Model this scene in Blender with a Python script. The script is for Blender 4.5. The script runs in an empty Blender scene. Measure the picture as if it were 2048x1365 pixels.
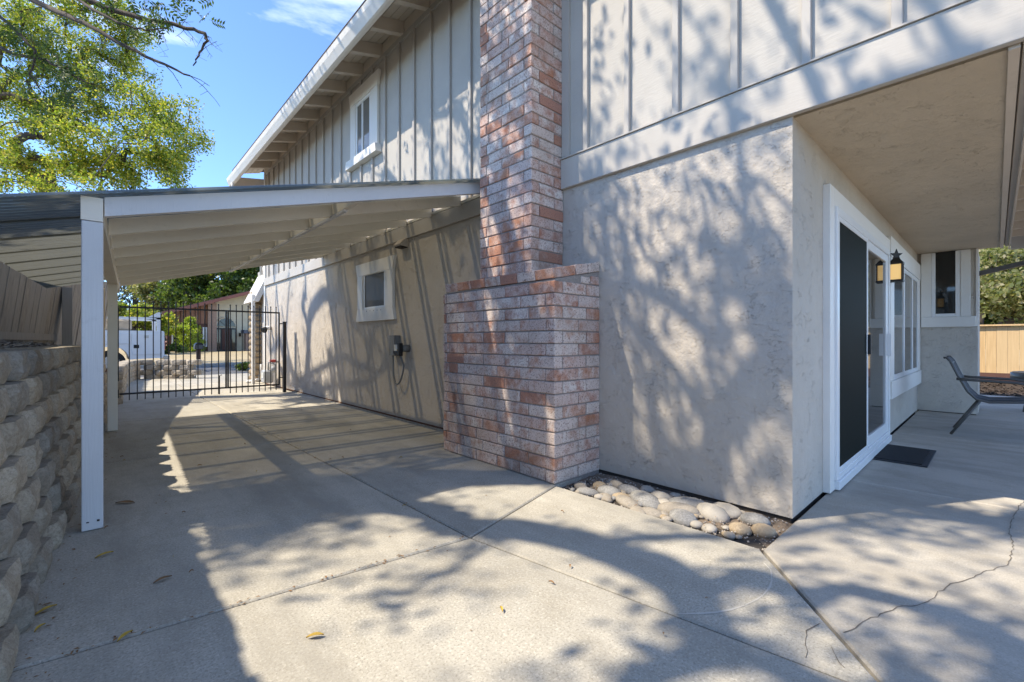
import bpy, bmesh, math, random
import numpy as np
from mathutils import Vector, Matrix
random.seed(7); rng = np.random.default_rng(7)
sc = bpy.context.scene; C = sc.collection
R = math.radians

# ---------------------------------------------------------------- camera, sky, sun, exposure
FPX = 894.0; CAM_H = 1.1; YAW = math.atan2(826, 894)
cam_d = bpy.data.cameras.new('camera'); cam = bpy.data.objects.new('camera', cam_d); C.objects.link(cam)
cam_d.sensor_width = 36; cam_d.lens = 36*FPX/2048; cam_d.clip_start = .05; cam_d.clip_end = 2000
cam.location = (0, 0, CAM_H); cam.rotation_euler = (R(90), 0, -YAW); sc.camera = cam
SUN_EL = 53.3; SUN_AZ = math.atan2(-.869, .495)            # sun stands at (-.869, .495) on the compass of this scene
w = bpy.data.worlds.new('World'); sc.world = w; w.use_nodes = True
nt = w.node_tree; nt.nodes.clear()
wo = nt.nodes.new('ShaderNodeOutputWorld'); bg = nt.nodes.new('ShaderNodeBackground')
sky = nt.nodes.new('ShaderNodeTexSky'); sky.sky_type = 'NISHITA'; sky.sun_disc = False
sky.sun_elevation = R(SUN_EL); sky.sun_rotation = SUN_AZ; sky.air_density = .6; sky.dust_density = 0.0; sky.ozone_density = 10.0
tc = nt.nodes.new('ShaderNodeTexCoord'); mp = nt.nodes.new('ShaderNodeMapping'); mp.inputs['Scale'].default_value = (1.6, 1.6, 6.5)
mp.inputs['Rotation'].default_value = (0.12, .1, .3)
cn = nt.nodes.new('ShaderNodeTexNoise'); cn.inputs['Scale'].default_value = 1.7; cn.inputs['Detail'].default_value = 7; cn.inputs['Roughness'].default_value = .55
cr = nt.nodes.new('ShaderNodeValToRGB'); cr.color_ramp.elements[0].position = .53; cr.color_ramp.elements[1].position = .82
cr.color_ramp.elements[1].color = (.6, .6, .6, 1)
mx = nt.nodes.new('ShaderNodeMix'); mx.data_type = 'RGBA'; mx.inputs['B'].default_value = (6.5, 7.0, 7.8, 1)
L = nt.links.new
L(tc.outputs['Generated'], mp.inputs['Vector']); L(mp.outputs['Vector'], cn.inputs['Vector']); L(cn.outputs['Fac'], cr.inputs['Fac'])
L(cr.outputs['Color'], mx.inputs['Factor']); L(sky.outputs['Color'], mx.inputs['A']); L(mx.outputs['Result'], bg.inputs['Color'])
bg.inputs['Strength'].default_value = .15; L(bg.outputs['Background'], wo.inputs['Surface'])
sl = bpy.data.lights.new('sun', 'SUN'); sl.energy = 2.0; sl.angle = R(.53); sl.color = (1.0, .96, .90)
sun = bpy.data.objects.new('sun', sl); C.objects.link(sun); sun.location = (-20, 12, 30)
ce = math.cos(R(SUN_EL)); SDIR = Vector((.869*ce, -.495*ce, -math.sin(R(SUN_EL))))
sun.rotation_euler = SDIR.to_track_quat('-Z', 'Y').to_euler()
vs = sc.view_settings; vs.view_transform = 'Standard'; vs.look = 'None'; vs.gamma = 1; vs.use_curve_mapping = False; vs.exposure = 1.80
vs.use_white_balance = True; vs.white_balance_temperature = 7500; vs.white_balance_tint = 8
sc.cycles.max_bounces = 8; sc.cycles.transparent_max_bounces = 12
sc.render.resolution_x = 1024; sc.render.resolution_y = 682

# ---------------------------------------------------------------- geometry of the place: where a sight line at picture column u stands at depth d
FW = (math.sin(YAW), math.cos(YAW)); RT = (math.cos(YAW), -math.sin(YAW))
def at(u, v, d):
    l = (u-1024)/FPX*d
    return Vector((FW[0]*d+RT[0]*l, FW[1]*d+RT[1]*l, CAM_H+(682.5-v)/FPX*d))
def proj(p):
    d = p[0]*FW[0]+p[1]*FW[1]; l = p[0]*RT[0]+p[1]*RT[1]
    return (1024+FPX*l/d, 682.5-FPX*(p[2]-CAM_H)/d, d) if d > .05 else (-9999, -9999, d)

# ---------------------------------------------------------------- materials
def new_mat(name):
    m = bpy.data.materials.new(name); m.use_nodes = True
    return m, m.node_tree, m.node_tree.nodes['Principled BSDF']
def node(nt, t, **kw):
    n = nt.nodes.new(t)
    for k, v in kw.items():
        if k in n.inputs: n.inputs[k].default_value = v
        else: setattr(n, k, v)
    return n
def pos(nt, scale=(1, 1, 1), rot=(0, 0, 0)):
    g = node(nt, 'ShaderNodeNewGeometry'); m = node(nt, 'ShaderNodeMapping'); m.inputs['Scale'].default_value = scale; m.inputs['Rotation'].default_value = rot
    nt.links.new(g.outputs['Position'], m.inputs['Vector']); return m.outputs['Vector']
def noise(nt, vec, scale, detail=4, rough=.55):
    n = node(nt, 'ShaderNodeTexNoise'); n.inputs['Scale'].default_value = scale; n.inputs['Detail'].default_value = detail; n.inputs['Roughness'].default_value = rough
    nt.links.new(vec, n.inputs['Vector']); return n.outputs['Fac']
def ramp(nt, fac, stops):
    r = node(nt, 'ShaderNodeValToRGB'); e = r.color_ramp.elements
    while len(e) < len(stops): e.new(.5)
    for i, (p, c) in enumerate(stops):
        e[i].position = p; e[i].color = (c, c, c, 1) if isinstance(c, (int, float)) else (*c, 1)
    nt.links.new(fac, r.inputs['Fac']); return r.outputs['Color']
def mix(nt, fac, a, b, mode='MIX'):
    m = node(nt, 'ShaderNodeMix'); m.data_type = 'RGBA'; m.blend_type = mode
    for k, x in (('Factor', fac), ('A', a), ('B', b)):
        if isinstance(x, (int, float)): m.inputs[k].default_value = x if k == 'Factor' else (x, x, x, 1)
        elif isinstance(x, tuple): m.inputs[k].default_value = (*x, 1)
        else: nt.links.new(x, m.inputs[k])
    return m.outputs['Result']
def math_n(nt, op, a, b):
    m = node(nt, 'ShaderNodeMath'); m.operation = op
    for i, x in enumerate((a, b)):
        if isinstance(x, (int, float)): m.inputs[i].default_value = x
        else: nt.links.new(x, m.inputs[i])
    return m.outputs[0]
def bump(nt, bsdf, h, strength=.3, dist=.01, prev=None):
    b = node(nt, 'ShaderNodeBump'); b.inputs['Strength'].default_value = strength; b.inputs['Distance'].default_value = dist
    nt.links.new(h, b.inputs['Height'])
    if prev: nt.links.new(prev, b.inputs['Normal'])
    nt.links.new(b.outputs['Normal'], bsdf.inputs['Normal']); return b.outputs['Normal']
M = {}
def simple(name, col, rough=.6, var=.12, scale=6, fine=0, metal=0, bstr=0, bscale=60, spec=.4):
    m, t, b = new_mat(name); v = pos(t)
    n = noise(t, v, scale); c = ramp(t, n, [(.3, tuple(x*(1-var) for x in col)), (.7, tuple(min(1, x*(1+var)) for x in col))])
    if fine: c = mix(t, ramp(t, noise(t, v, 90, 3), [(.35, 1.0), (.62, 0.0)]), c, tuple(x*(1-fine) for x in col))
    t.links.new(c, b.inputs['Base Color']); b.inputs['Roughness'].default_value = rough; b.inputs['Metallic'].default_value = metal
    b.inputs['Specular IOR Level'].default_value = spec
    if bstr: bump(t, b, noise(t, v, bscale, 4), bstr, .006)
    M[name] = m; return m
def stucco(name, col):
    m, t, b = new_mat(name); v = pos(t); vs_ = pos(t, (1.0, 1.0, 2.6))
    big = noise(t, v, .9, 4); st = noise(t, pos(t, (3.0, 3.0, .45)), 1.6, 5)
    c = ramp(t, big, [(.3, tuple(x*.88 for x in col)), (.7, tuple(x*1.06 for x in col))])
    c = mix(t, ramp(t, st, [(.55, 0.0), (.8, .35)]), c, (col[0]*.72, col[1]*.70, col[2]*.66))
    t.links.new(c, b.inputs['Base Color']); b.inputs['Roughness'].default_value = .85; b.inputs['Specular IOR Level'].default_value = .2
    # skip-trowel ridges: thin broken lines of raised plaster
    d = noise(t, vs_, 7.5, 5, .6)
    rid = ramp(t, d, [(.515, 0.0), (.528, 1.0), (.534, .0), (1.0, .0)])
    mask = ramp(t, noise(t, v, 7.0, 4, .6), [(.50, 0.0), (.60, 1.0)])
    rid = math_n(t, 'MULTIPLY', rid, mask)
    n1 = bump(t, b, rid, .65, .014); n2 = bump(t, b, noise(t, v, 28, 6, .72), .6, .018, n1); bump(t, b, noise(t, v, 5, 3), .5, .04, n2)
    M[name] = m
stucco('stucco', (.545, .485, .415)); stucco('stucco_soffit', (.64, .53, .40))
def painted_wood(name, col, grain=(1, 1, 1), var=.06, rough=.55, bs=.25, dirt=.0):
    m, t, b = new_mat(name); v = pos(t, grain)
    g = noise(t, v, 40, 4, .6); c = ramp(t, noise(t, pos(t), 2.2, 5), [(.3, tuple(x*(1-var) for x in col)), (.7, tuple(min(1, x*(1+var)) for x in col))])
    if dirt:
        c = mix(t, ramp(t, noise(t, pos(t), 11, 6, .7), [(.58, 0.0), (.74, dirt)]), c, (col[0]*.45, col[1]*.42, col[2]*.38))
    t.links.new(c, b.inputs['Base Color']); b.inputs['Roughness'].default_value = rough; b.inputs['Specular IOR Level'].default_value = .3
    bump(t, b, g, bs, .004); M[name] = m
painted_wood('siding', (.475, .435, .385), (1, .35, 1.6), .05, .7, .45)
painted_wood('band', (.49, .445, .39), (1, .25, 2), .05, .6, .25, .12)
painted_wood('batten', (.45, .41, .365), (1.5, 1.5, .2), .05, .6, .25)
painted_wood('eave', (.63, .54, .45), (.3, 1, 1), .06, .6, .2, .15)
painted_wood('trim', (.78, .74, .68), (1, 1, 1), .03, .45, .1, .10)
painted_wood('vinyl', (.80, .79, .77), (1, 1, 1), .02, .3, .03)
painted_wood('white_wood', (.66, .655, .65), (2.2, 2.2, .12), .05, .55, .45, .22)
painted_wood('white_rafter', (.84, .77, .65), (.15, 2, 2), .05, .55, .35, .22)
def brick_mat():
    m, t, b = new_mat('brick'); v = pos(t); oi = node(t, 'ShaderNodeObjectInfo'); rnd = oi.outputs['Random']
    off = node(t, 'ShaderNodeVectorMath'); off.operation = 'MULTIPLY_ADD'; 
    cmb = node(t, 'ShaderNodeCombineXYZ'); t.links.new(rnd, cmb.inputs[0]); t.links.new(rnd, cmb.inputs[1]); 
    t.links.new(cmb.outputs[0], off.inputs[0]); off.inputs[1].default_value = (37, 53, 0); t.links.new(v, off.inputs[2]); vv = off.outputs[0]
    white = ramp(t, rnd, [(0, (.68, .57, .50)), (.4, (.64, .52, .46)), (.75, (.58, .42, .36)), (1, (.72, .65, .59))])
    red = ramp(t, math_n(t, 'FRACT', math_n(t, 'MULTIPLY', rnd, 7.3), 0), [(0, (.38, .12, .065)), (.5, (.48, .18, .075)), (1, (.42, .19, .13))])
    amt = ramp(t, math_n(t, 'FRACT', math_n(t, 'MULTIPLY', rnd, 3.7), 0), [(0, .42), (.6, .53), (.88, .63), (1, .85)])
    n = noise(t, vv, 9, 4, .6)
    fac = ramp(t, math_n(t, 'ADD', n, math_n(t, 'SUBTRACT', amt, .5)), [(.46, 0.0), (.74, .9)])
    c = mix(t, fac, white, red)
    c = mix(t, ramp(t, noise(t, vv, 95, 3, .6), [(.55, 0.0), (.64, .85)]), c, (.20, .11, .09))
    c = mix(t, ramp(t, noise(t, vv, 36, 5, .7), [(.52, 0.0), (.72, .55)]), c, (.34, .21, .16))
    # soot and moss-dark weather stain, strongest low down and in a patchy field of its own
    st = ramp(t, noise(t, v, 2.1, 4), [(.50, 0.0), (.74, .45)])
    c = mix(t, st, c, (.20, .165, .13))
    t.links.new(c, b.inputs['Base Color']); b.inputs['Roughness'].default_value = .88; b.inputs['Specular IOR Level'].default_value = .2
    n1 = bump(t, b, noise(t, vv, 130, 3, .6), .5, .004); bump(t, b, noise(t, vv, 22, 4), .4, .008, n1)
    M['brick'] = m
brick_mat()
simple('mortar', (.33, .29, .26), .95, .15, 14, .25, bstr=.5, bscale=120)
def concrete(name, col, agg=.5, sc_=1.0):
    m, t, b = new_mat(name); v = pos(t); oi = node(t, 'ShaderNodeObjectInfo')
    c = ramp(t, noise(t, v, .8, 5, .6), [(.3, tuple(x*.86 for x in col)), (.72, tuple(x*1.08 for x in col))])
    c = mix(t, ramp(t, noise(t, v, 2.6, 7, .75), [(.47, 0.0), (.68, .6)]), c, (col[0]*.66, col[1]*.63, col[2]*.58))
    tint = ramp(t, oi.outputs['Random'], [(0, (.86, .865, .87)), (1, (1.08, 1.06, 1.03))])
    c = mix(t, 1.0, c, tint, 'MULTIPLY')
    sp = noise(t, v, 105*sc_, 4, .65); c = mix(t, ramp(t, sp, [(.50, 0.0), (.66, agg)]), c, (col[0]*.38, col[1]*.37, col[2]*.36))
    c = mix(t, ramp(t, noise(t, v, 90*sc_, 4, .65), [(.53, 0.0), (.68, agg)]), c, tuple(min(1, x*1.5) for x in col))
    c = mix(t, ramp(t, noise(t, pos(t, (1.6, .35, 1)), 1.3, 6, .7), [(.42, 0.0), (.66, .75)]), c, (col[0]*.60, col[1]*.59, col[2]*.58))
    c = mix(t, ramp(t, noise(t, v, 12, 5, .7), [(.60, 0.0), (.72, .35)]), c, (col[0]*.55, col[1]*.52, col[2]*.48))
    # rust and leaf tannin spots
    c = mix(t, ramp(t, noise(t, v, 1.9, 5, .7), [(.66, 0.0), (.78, .35)]), c, (.38, .25, .13))
    t.links.new(c, b.inputs['Base Color']); b.inputs['Roughness'].default_value = .9; b.inputs['Specular IOR Level'].default_value = .25
    n1 = bump(t, b, sp, .25*agg*2, .004); bump(t, b, noise(t, v, 6, 4), .15, .02, n1); M[name] = m
concrete('concrete', (.50, .465, .395), .62); concrete('concrete_patio', (.52, .475, .405), .35, 1.2)
def block_mat():
    m, t, b = new_mat('block'); v = pos(t); oi = node(t, 'ShaderNodeObjectInfo')
    c = ramp(t, noise(t, v, 8, 5, .65), [(.3, (.36, .305, .235)), (.55, (.48, .42, .335)), (.8, (.58, .52, .435))])
    c = mix(t, ramp(t, noise(t, v, 75, 6, .8), [(.46, 0.0), (.66, .6)]), c, (.17, .14, .11))
    c = mix(t, ramp(t, noise(t, v, 60, 6, .8), [(.55, 0.0), (.7, .5)]), c, (.66, .59, .50))
    c = mix(t, 1.0, c, ramp(t, oi.outputs['Random'], [(0, (.72, .73, .75)), (1, (1.15, 1.10, 1.03))]), 'MULTIPLY')
    t.links.new(c, b.inputs['Base Color']); b.inputs['Roughness'].default_value = .95; b.inputs['Specular IOR Level'].default_value = .15
    n1 = bump(t, b, noise(t, v, 80, 5, .75), 1.0, .010); bump(t, b, noise(t, v, 24, 4, .6), .35, .012, n1); M['block'] = m
block_mat()
def wood_mat(name, a, b_, grey, vert=True):
    m, t, b = new_mat(name); oi = node(t, 'ShaderNodeObjectInfo')
    g = noise(t, pos(t, (6, 6, .35) if vert else (.5, .5, 6)), 5, 6, .65)
    c = ramp(t, g, [(.28, a), (.72, b_)]); c = mix(t, ramp(t, oi.outputs['Random'], [(0, 0.0), (1, .75)]), c, grey)
    kn = node(t, 'ShaderNodeTexVoronoi'); kn.inputs['Scale'].default_value = 3.2; t.links.new(pos(t, (1, 1, .8)), kn.inputs['Vector'])
    c = mix(t, ramp(t, kn.outputs['Distance'], [(.06, .9), (.11, 0.0)]), c, tuple(x*.25 for x in a))
    t.links.new(c, b.inputs['Base Color']); b.inputs['Roughness'].default_value = .85; b.inputs['Specular IOR Level'].default_value = .2
    bump(t, b, g, .5, .006); M[name] = m
wood_mat('fence_grey', (.17, .14, .108), (.34, .295, .235), (.27, .245, .21))
wood_mat('fence_cedar', (.46, .27, .11), (.70, .47, .24), (.58, .42, .24))
def sheet_mat():
    m, t, b = new_mat('sheet'); b.inputs['Base Color'].default_value = (.20, .23, .22, 1); b.inputs['Roughness'].default_value = .28
    v = pos(t, (.4, 3, 1)); n = noise(t, v, 4, 5)
    col = ramp(t, n, [(.3, (.04, .058, .055)), (.7, (.13, .155, .145))]); t.links.new(col, b.inputs['Base Color'])
    tr = node(t, 'ShaderNodeBsdfTranslucent'); tr.inputs['Color'].default_value = (.60, .61, .56, 1)
    tp = node(t, 'ShaderNodeBsdfTransparent'); tp.inputs['Color'].default_value = (.92, .86, .70, 1)
    m1 = node(t, 'ShaderNodeMixShader'); m1.inputs[0].default_value = .11; m2 = node(t, 'ShaderNodeMixShader'); m2.inputs[0].default_value = .12
    out = t.nodes['Material Output']
    t.links.new(b.outputs[0], m1.inputs[1]); t.links.new(tr.outputs[0], m1.inputs[2]); t.links.new(m1.outputs[0], m2.inputs[1]); t.links.new(tp.outputs[0], m2.inputs[2])
    t.links.new(m2.outputs[0], out.inputs['Surface']); M['sheet'] = m
sheet_mat()
def leaf_mat(name, stops, trans=.45, rough=.45):
    m, t, b = new_mat(name); g = node(t, 'ShaderNodeNewGeometry')
    c = ramp(t, g.outputs['Random Per Island'], stops); t.links.new(c, b.inputs['Base Color']); b.inputs['Roughness'].default_value = rough
    b.inputs['Specular IOR Level'].default_value = .35
    tr = node(t, 'ShaderNodeBsdfTranslucent'); c2 = mix(t, 1.0, c, (1.7, 1.75, .9), 'MULTIPLY'); t.links.new(c2, tr.inputs['Color'])
    mm = node(t, 'ShaderNodeMixShader'); mm.inputs[0].default_value = trans
    t.links.new(b.outputs[0], mm.inputs[1]); t.links.new(tr.outputs[0], mm.inputs[2]); t.links.new(mm.outputs[0], t.nodes['Material Output'].inputs['Surface']); M[name] = m
leaf_mat('leaf_camphor', [(0, (.07, .115, .02)), (.4, (.17, .23, .035)), (.75, (.32, .34, .06)), (1, (.42, .34, .09))], .5)
leaf_mat('leaf_dark', [(0, (.028, .055, .016)), (.6, (.055, .095, .022)), (1, (.10, .14, .03))], .4)
leaf_mat('leaf_mid', [(0, (.04, .075, .02)), (.6, (.085, .13, .03)), (1, (.15, .18, .045))], .4)
leaf_mat('leaf_lime', [(0, (.20, .28, .03)), (.6, (.32, .38, .05)), (1, (.42, .45, .09))], .4)
leaf_mat('leaf_olive', [(0, (.10, .12, .04)), (.5, (.20, .21, .08)), (.8, (.30, .28, .14)), (1, (.42, .36, .24))], .4)
leaf_mat('leaf_fir', [(0, (.02, .035, .025)), (1, (.05, .075, .04))], .2)
simple('bark', (.085, .065, .05), .95, .3, 9, bstr=.8, bscale=30)
simple('soil', (.23, .175, .13), .98, .3, 9, .35, bstr=.8, bscale=70)
simple('mulch', (.065, .045, .032), .98, .5, 30, .4, bstr=1, bscale=60)
simple('crack_dirt', (.17, .145, .115), .98, .3, 30); simple('dark_gap', (.06, .05, .042), .98, .3, 12)
simple('dry_grass', (.42, .33, .19), .98, .25, 1.2, .25, bstr=.6, bscale=40)
simple('ground', (.30, .25, .16), .98, .25, .6, .25, bstr=.4, bscale=20)
simple('asphalt', (.115, .115, .118), .9, .15, 2, .35, bstr=.3, bscale=90)
simple('kerb', (.38, .36, .33), .9, .12, 4, .2)
simple('iron', (.022, .019, .018), .5, .2, 20, spec=.4)
simple('rust', (.16, .075, .04), .8, .3, 20)
simple('bronze', (.03, .025, .02), .5, .2, 20, metal=.3)
simple('grey_box', (.19, .19, .18), .5, .08, 10); simple('grey_light', (.42, .43, .44), .5, .1, 10); simple('red_paint', (.42, .06, .05), .5, .1, 10)
simple('grey_metal', (.11, .103, .095), .42, .08, 10, metal=.1); simple('sling', (.055, .055, .058), .75, .2, 80, bstr=.4, bscale=300)
simple('label', (.72, .72, .68), .6, .04, 20); simple('yellow', (.72, .48, .06), .6, .1, 20); simple('black_plastic', (.02, .02, .02), .5, .1, 20)
simple('mat_black', (.018, .018, .019), .95, .3, 60, bstr=.8, bscale=120); simple('mat_edge', (.045, .045, .048), .8, .2, 40)
simple('stone_a', (.34, .295, .24), .75, .18, 9, .2, bstr=.2, bscale=60); simple('stone_b', (.29, .28, .265), .75, .2, 9, .3, bstr=.2, bscale=60)
simple('stone_c', (.40, .31, .21), .8, .2, 12, .25, bstr=.3, bscale=40); simple('stone_d', (.40, .36, .305), .7, .12, 9, .1)
simple('pebble', (.40, .35, .30), .9, .35, 60)
simple('veneer', (.36, .27, .17), .9, .35, 5, .3, bstr=.6, bscale=30)
simple('roof_shingle', (.13, .10, .085), .95, .25, 12, .3, bstr=.5, bscale=40)
simple('n_brown', (.33, .16, .10), .8, .1, 3); simple('n_dark_brown', (.12, .055, .04), .8, .1, 4); simple('n_cream', (.62, .53, .38), .85, .06, 3); simple('n_fascia', (.26, .10, .075), .7, .1, 3)
simple('n_brick', (.42, .27, .20), .9, .2, 8, .2); simple('n_blue', (.10, .11, .14), .8, .1, 6)
simple('truck_white', (.72, .72, .71), .3, .03, 2, spec=.5); simple('tan_tarp', (.42, .34, .25), .9, .15, 6); simple('tyre', (.02, .02, .02), .85, .2, 20); simple('steel', (.45, .45, .45), .35, .1, 10, metal=.9)
simple('dry_leaf', (.50, .32, .05), .7, .3, 30); simple('brown_leaf', (.26, .14, .06), .8, .3, 30); simple('chalk', (.56, .525, .46), .95, .05, 30)
simple('table_wood', (.36, .22, .12), .6, .2, 8); simple('plaster_in', (.30, .28, .25), .9, .1, 3); simple('curtain', (.55, .53, .49), .9, .1, 12)
def glass_mat(name, base, rough=.03, tint=None):
    m, t, b = new_mat(name); b.inputs['Base Color'].default_value = (*base, 1); b.inputs['Roughness'].default_value = rough; b.inputs['Specular IOR Level'].default_value = .55
    b.inputs['Coat Weight'].default_value = .0; b.inputs['Coat Roughness'].default_value = .01; M[name] = m
glass_mat('glass', (.018, .02, .02)); glass_mat('glass_curtain', (.17, .165, .15)); glass_mat('glass_frost', (.12, .11, .092), .6); M['glass_frost'].node_tree.nodes['Principled BSDF'].inputs['Coat Weight'].default_value = .05; M['glass_frost'].node_tree.nodes['Principled BSDF'].inputs['Specular IOR Level'].default_value = .3
m, t, b = new_mat('screen'); b.inputs['Base Color'].default_value = (.012, .014, .011, 1); b.inputs['Roughness'].default_value = .6; b.inputs['Specular IOR Level'].default_value = .04
wv = node(t, 'ShaderNodeTexWave'); wv.inputs['Scale'].default_value = 60; t.links.new(pos(t), wv.inputs['Vector']); bump(t, b, wv.outputs['Fac'], .2, .001); M['screen'] = m
m, t, b = new_mat('lamp_glass'); b.inputs['Base Color'].default_value = (.75, .6, .32, 1); b.inputs['Roughness'].default_value = .4
b.inputs['Emission Color'].default_value = (1, .62, .2, 1)
# the bulb glows through ribbed amber glass: brightest at its centre
e_ = node(t, 'ShaderNodeNewGeometry'); b.inputs['Emission Strength'].default_value = .16; M['lamp_glass'] = m

# ---------------------------------------------------------------- mesh helpers
class MB:
    def __init__(s): s.v = []; s.f = []
    def add(s, vs, fs):
        n = len(s.v); s.v += [tuple(p) for p in vs]; s.f += [tuple(i+n for i in f) for f in fs]; return s
    def box(s, x0, x1, y0, y1, z0, z1):
        return s.add([(x0,y0,z0),(x1,y0,z0),(x1,y1,z0),(x0,y1,z0),(x0,y0,z1),(x1,y0,z1),(x1,y1,z1),(x0,y1,z1)],
                     [(0,3,2,1),(4,5,6,7),(0,1,5,4),(1,2,6,5),(2,3,7,6),(3,0,4,7)])
    def cbox(s, x0, x1, y0, y1, z0, z1, c=.003, jit=0):
        """box with chamfered edges (44 triangles)"""
        J = lambda: random.uniform(-jit, jit)
        P = []; 
        X = (x0+J(), x1+J()); Y = (y0+J(), y1+J()); Z = (z0+J()*.5, z1+J()*.5)
        for i in range(2):
            for j in range(2):
                for k in range(2):
                    sx, sy, sz = (1, -1)[i], (1, -1)[j], (1, -1)[k]
                    P += [(X[i], Y[j]+sy*c, Z[k]+sz*c), (X[i]+sx*c, Y[j], Z[k]+sz*c), (X[i]+sx*c, Y[j]+sy*c, Z[k])]
        def I(i, j, k, a): return (i*4+j*2+k)*3+a
        F = []
        for i in range(2): F.append([I(i,0,0,0), I(i,1,0,0), I(i,1,1,0), I(i,0,1,0)][::(-1 if i == 0 else 1)])
        for j in range(2): F.append([I(0,j,0,1), I(1,j,0,1), I(1,j,1,1), I(0,j,1,1)][::(1 if j == 0 else -1)])
        for k in range(2): F.append([I(0,0,k,2), I(1,0,k,2), I(1,1,k,2), I(0,1,k,2)][::(-1 if k == 0 else 1)])
        for i in range(2):
            for j in range(2): F.append([I(i,j,0,0), I(i,j,1,0), I(i,j,1,1), I(i,j,0,1)][::(1 if i == j else -1)])
            for k in range(2): F.append([I(i,0,k,0), I(i,1,k,0), I(i,1,k,2), I(i,0,k,2)][::(-1 if i == k else 1)])
        for j in range(2):
            for k in range(2): F.append([I(0,j,k,1), I(1,j,k,1), I(1,j,k,2), I(0,j,k,2)][::(1 if j == k else -1)])
        for i in range(2):
            for j in range(2):
                for k in range(2): F.append([I(i,j,k,0), I(i,j,k,1), I(i,j,k,2)][::(1 if (i+j+k) % 2 == 0 else -1)])
        return s.add(P, F)
    def prism(s, poly, axis, a, b):
        """polygon of 2-D points swept along an axis from a to b"""
        n = len(poly); mk = {'x': lambda p, q: (q, p[0], p[1]), 'y': lambda p, q: (p[0], q, p[1]), 'z': lambda p, q: (p[0], p[1], q)}[axis]
        V = [mk(p, a) for p in poly]+[mk(p, b) for p in poly]
        return s.add(V, [tuple(range(n))[::-1], tuple(range(n, 2*n))]+[(i, (i+1) % n, n+(i+1) % n, n+i) for i in range(n)])
    def beam(s, p, q, wy, h, up=(0, 0, 1)):
        """rectangular bar from p to q: width wy across, height h"""
        p, q = Vector(p), Vector(q); d = (q-p).normalized(); sd = d.cross(Vector(up)).normalized(); u = sd.cross(d)
        V = [e+sd*a*wy/2+u*b_*h/2 for e in (p, q) for a, b_ in ((-1,-1),(1,-1),(1,1),(-1,1))]
        return s.add(V, [(0,1,2,3)[::-1],(4,5,6,7),(0,1,5,4),(1,2,6,5),(2,3,7,6),(3,0,4,7)])
    def tube(s, pts, r, n=8, cap=True):
        pts = [Vector(p) for p in pts]; rs = r if isinstance(r, (list, tuple)) else [r]*len(pts)
        V = []; F = []; prev = None
        for i, p in enumerate(pts):
            d = ((pts[min(i+1, len(pts)-1)]-pts[max(i-1, 0)])).normalized()
            a = prev if prev is not None else (Vector((0, 0, 1)) if abs(d.z) < .9 else Vector((1, 0, 0)))
            sd = (a-d*a.dot(d)); sd = sd.normalized() if sd.length > 1e-5 else d.orthogonal().normalized(); prev = sd; up = d.cross(sd)
            V += [p+(sd*math.cos(2*math.pi*k/n)+up*math.sin(2*math.pi*k/n))*rs[i] for k in range(n)]
        for i in range(len(pts)-1): F += [(i*n+k, i*n+(k+1) % n, (i+1)*n+(k+1) % n, (i+1)*n+k) for k in range(n)]
        if cap: F += [tuple(range(n))[::-1], tuple(range((len(pts)-1)*n, len(pts)*n))]
        return s.add(V, F)
    def ball(s, c, r, nu=8, nv=6):
        c = Vector(c); r = (r, r, r) if isinstance(r, (int, float)) else r; V = []; F = []
        for j in range(1, nv):
            for i in range(nu):
                a, b_ = 2*math.pi*i/nu, math.pi*j/nv
                V.append((c.x+r[0]*math.cos(a)*math.sin(b_), c.y+r[1]*math.sin(a)*math.sin(b_), c.z+r[2]*math.cos(b_)))
        V += [(c.x, c.y, c.z+r[2]), (c.x, c.y, c.z-r[2])]; t_, bt = len(V)-2, len(V)-1
        for j in range(nv-2): F += [(j*nu+i, (j+1)*nu+i, (j+1)*nu+(i+1) % nu, j*nu+(i+1) % nu) for i in range(nu)]
        F += [(t_, i, (i+1) % nu) for i in range(nu)]+[(bt, (nv-2)*nu+(i+1) % nu, (nv-2)*nu+i) for i in range(nu)]
        return s.add(V, F)
    def build(s, name, mat, parent=None, smooth=False, origin=None):
        P = np.array(s.v, dtype=float); o = Vector((P.min(0)+P.max(0))/2) if origin is None else Vector(origin)
        me = bpy.data.meshes.new(name); me.from_pydata((P-np.array(o)).tolist(), [], s.f)
        me.materials.append(M[mat] if isinstance(mat, str) else mat)
        if smooth: me.polygons.foreach_set('use_smooth', [True]*len(me.polygons))
        return link(name, me, o, parent)
WL = {}
def link(name, me, o, parent=None, rot=None):
    ob = bpy.data.objects.new(name, me); C.objects.link(ob); WL[ob.name] = Vector(o)
    ob.location = Vector(o)-(WL[parent.name] if parent else Vector((0, 0, 0)))
    if parent: ob.parent = parent
    return ob
def tag(o, label=None, cat=None, group=None, kind=None):
    for k, v in (('label', label), ('category', cat), ('group', group), ('kind', kind)):
        if v: o[k] = v
    return o
def thing(name, loc, label, cat, group=None):
    o = bpy.data.objects.new(name, None); C.objects.link(o); o.location = loc; o.empty_display_size = .2; WL[o.name] = Vector(loc)
    return tag(o, label, cat, group)
def bx(name, mat, parent, *a, c=None):
    m = MB(); (m.cbox(*a, c=c) if c else m.box(*a)); return m.build(name, mat, parent)
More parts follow.
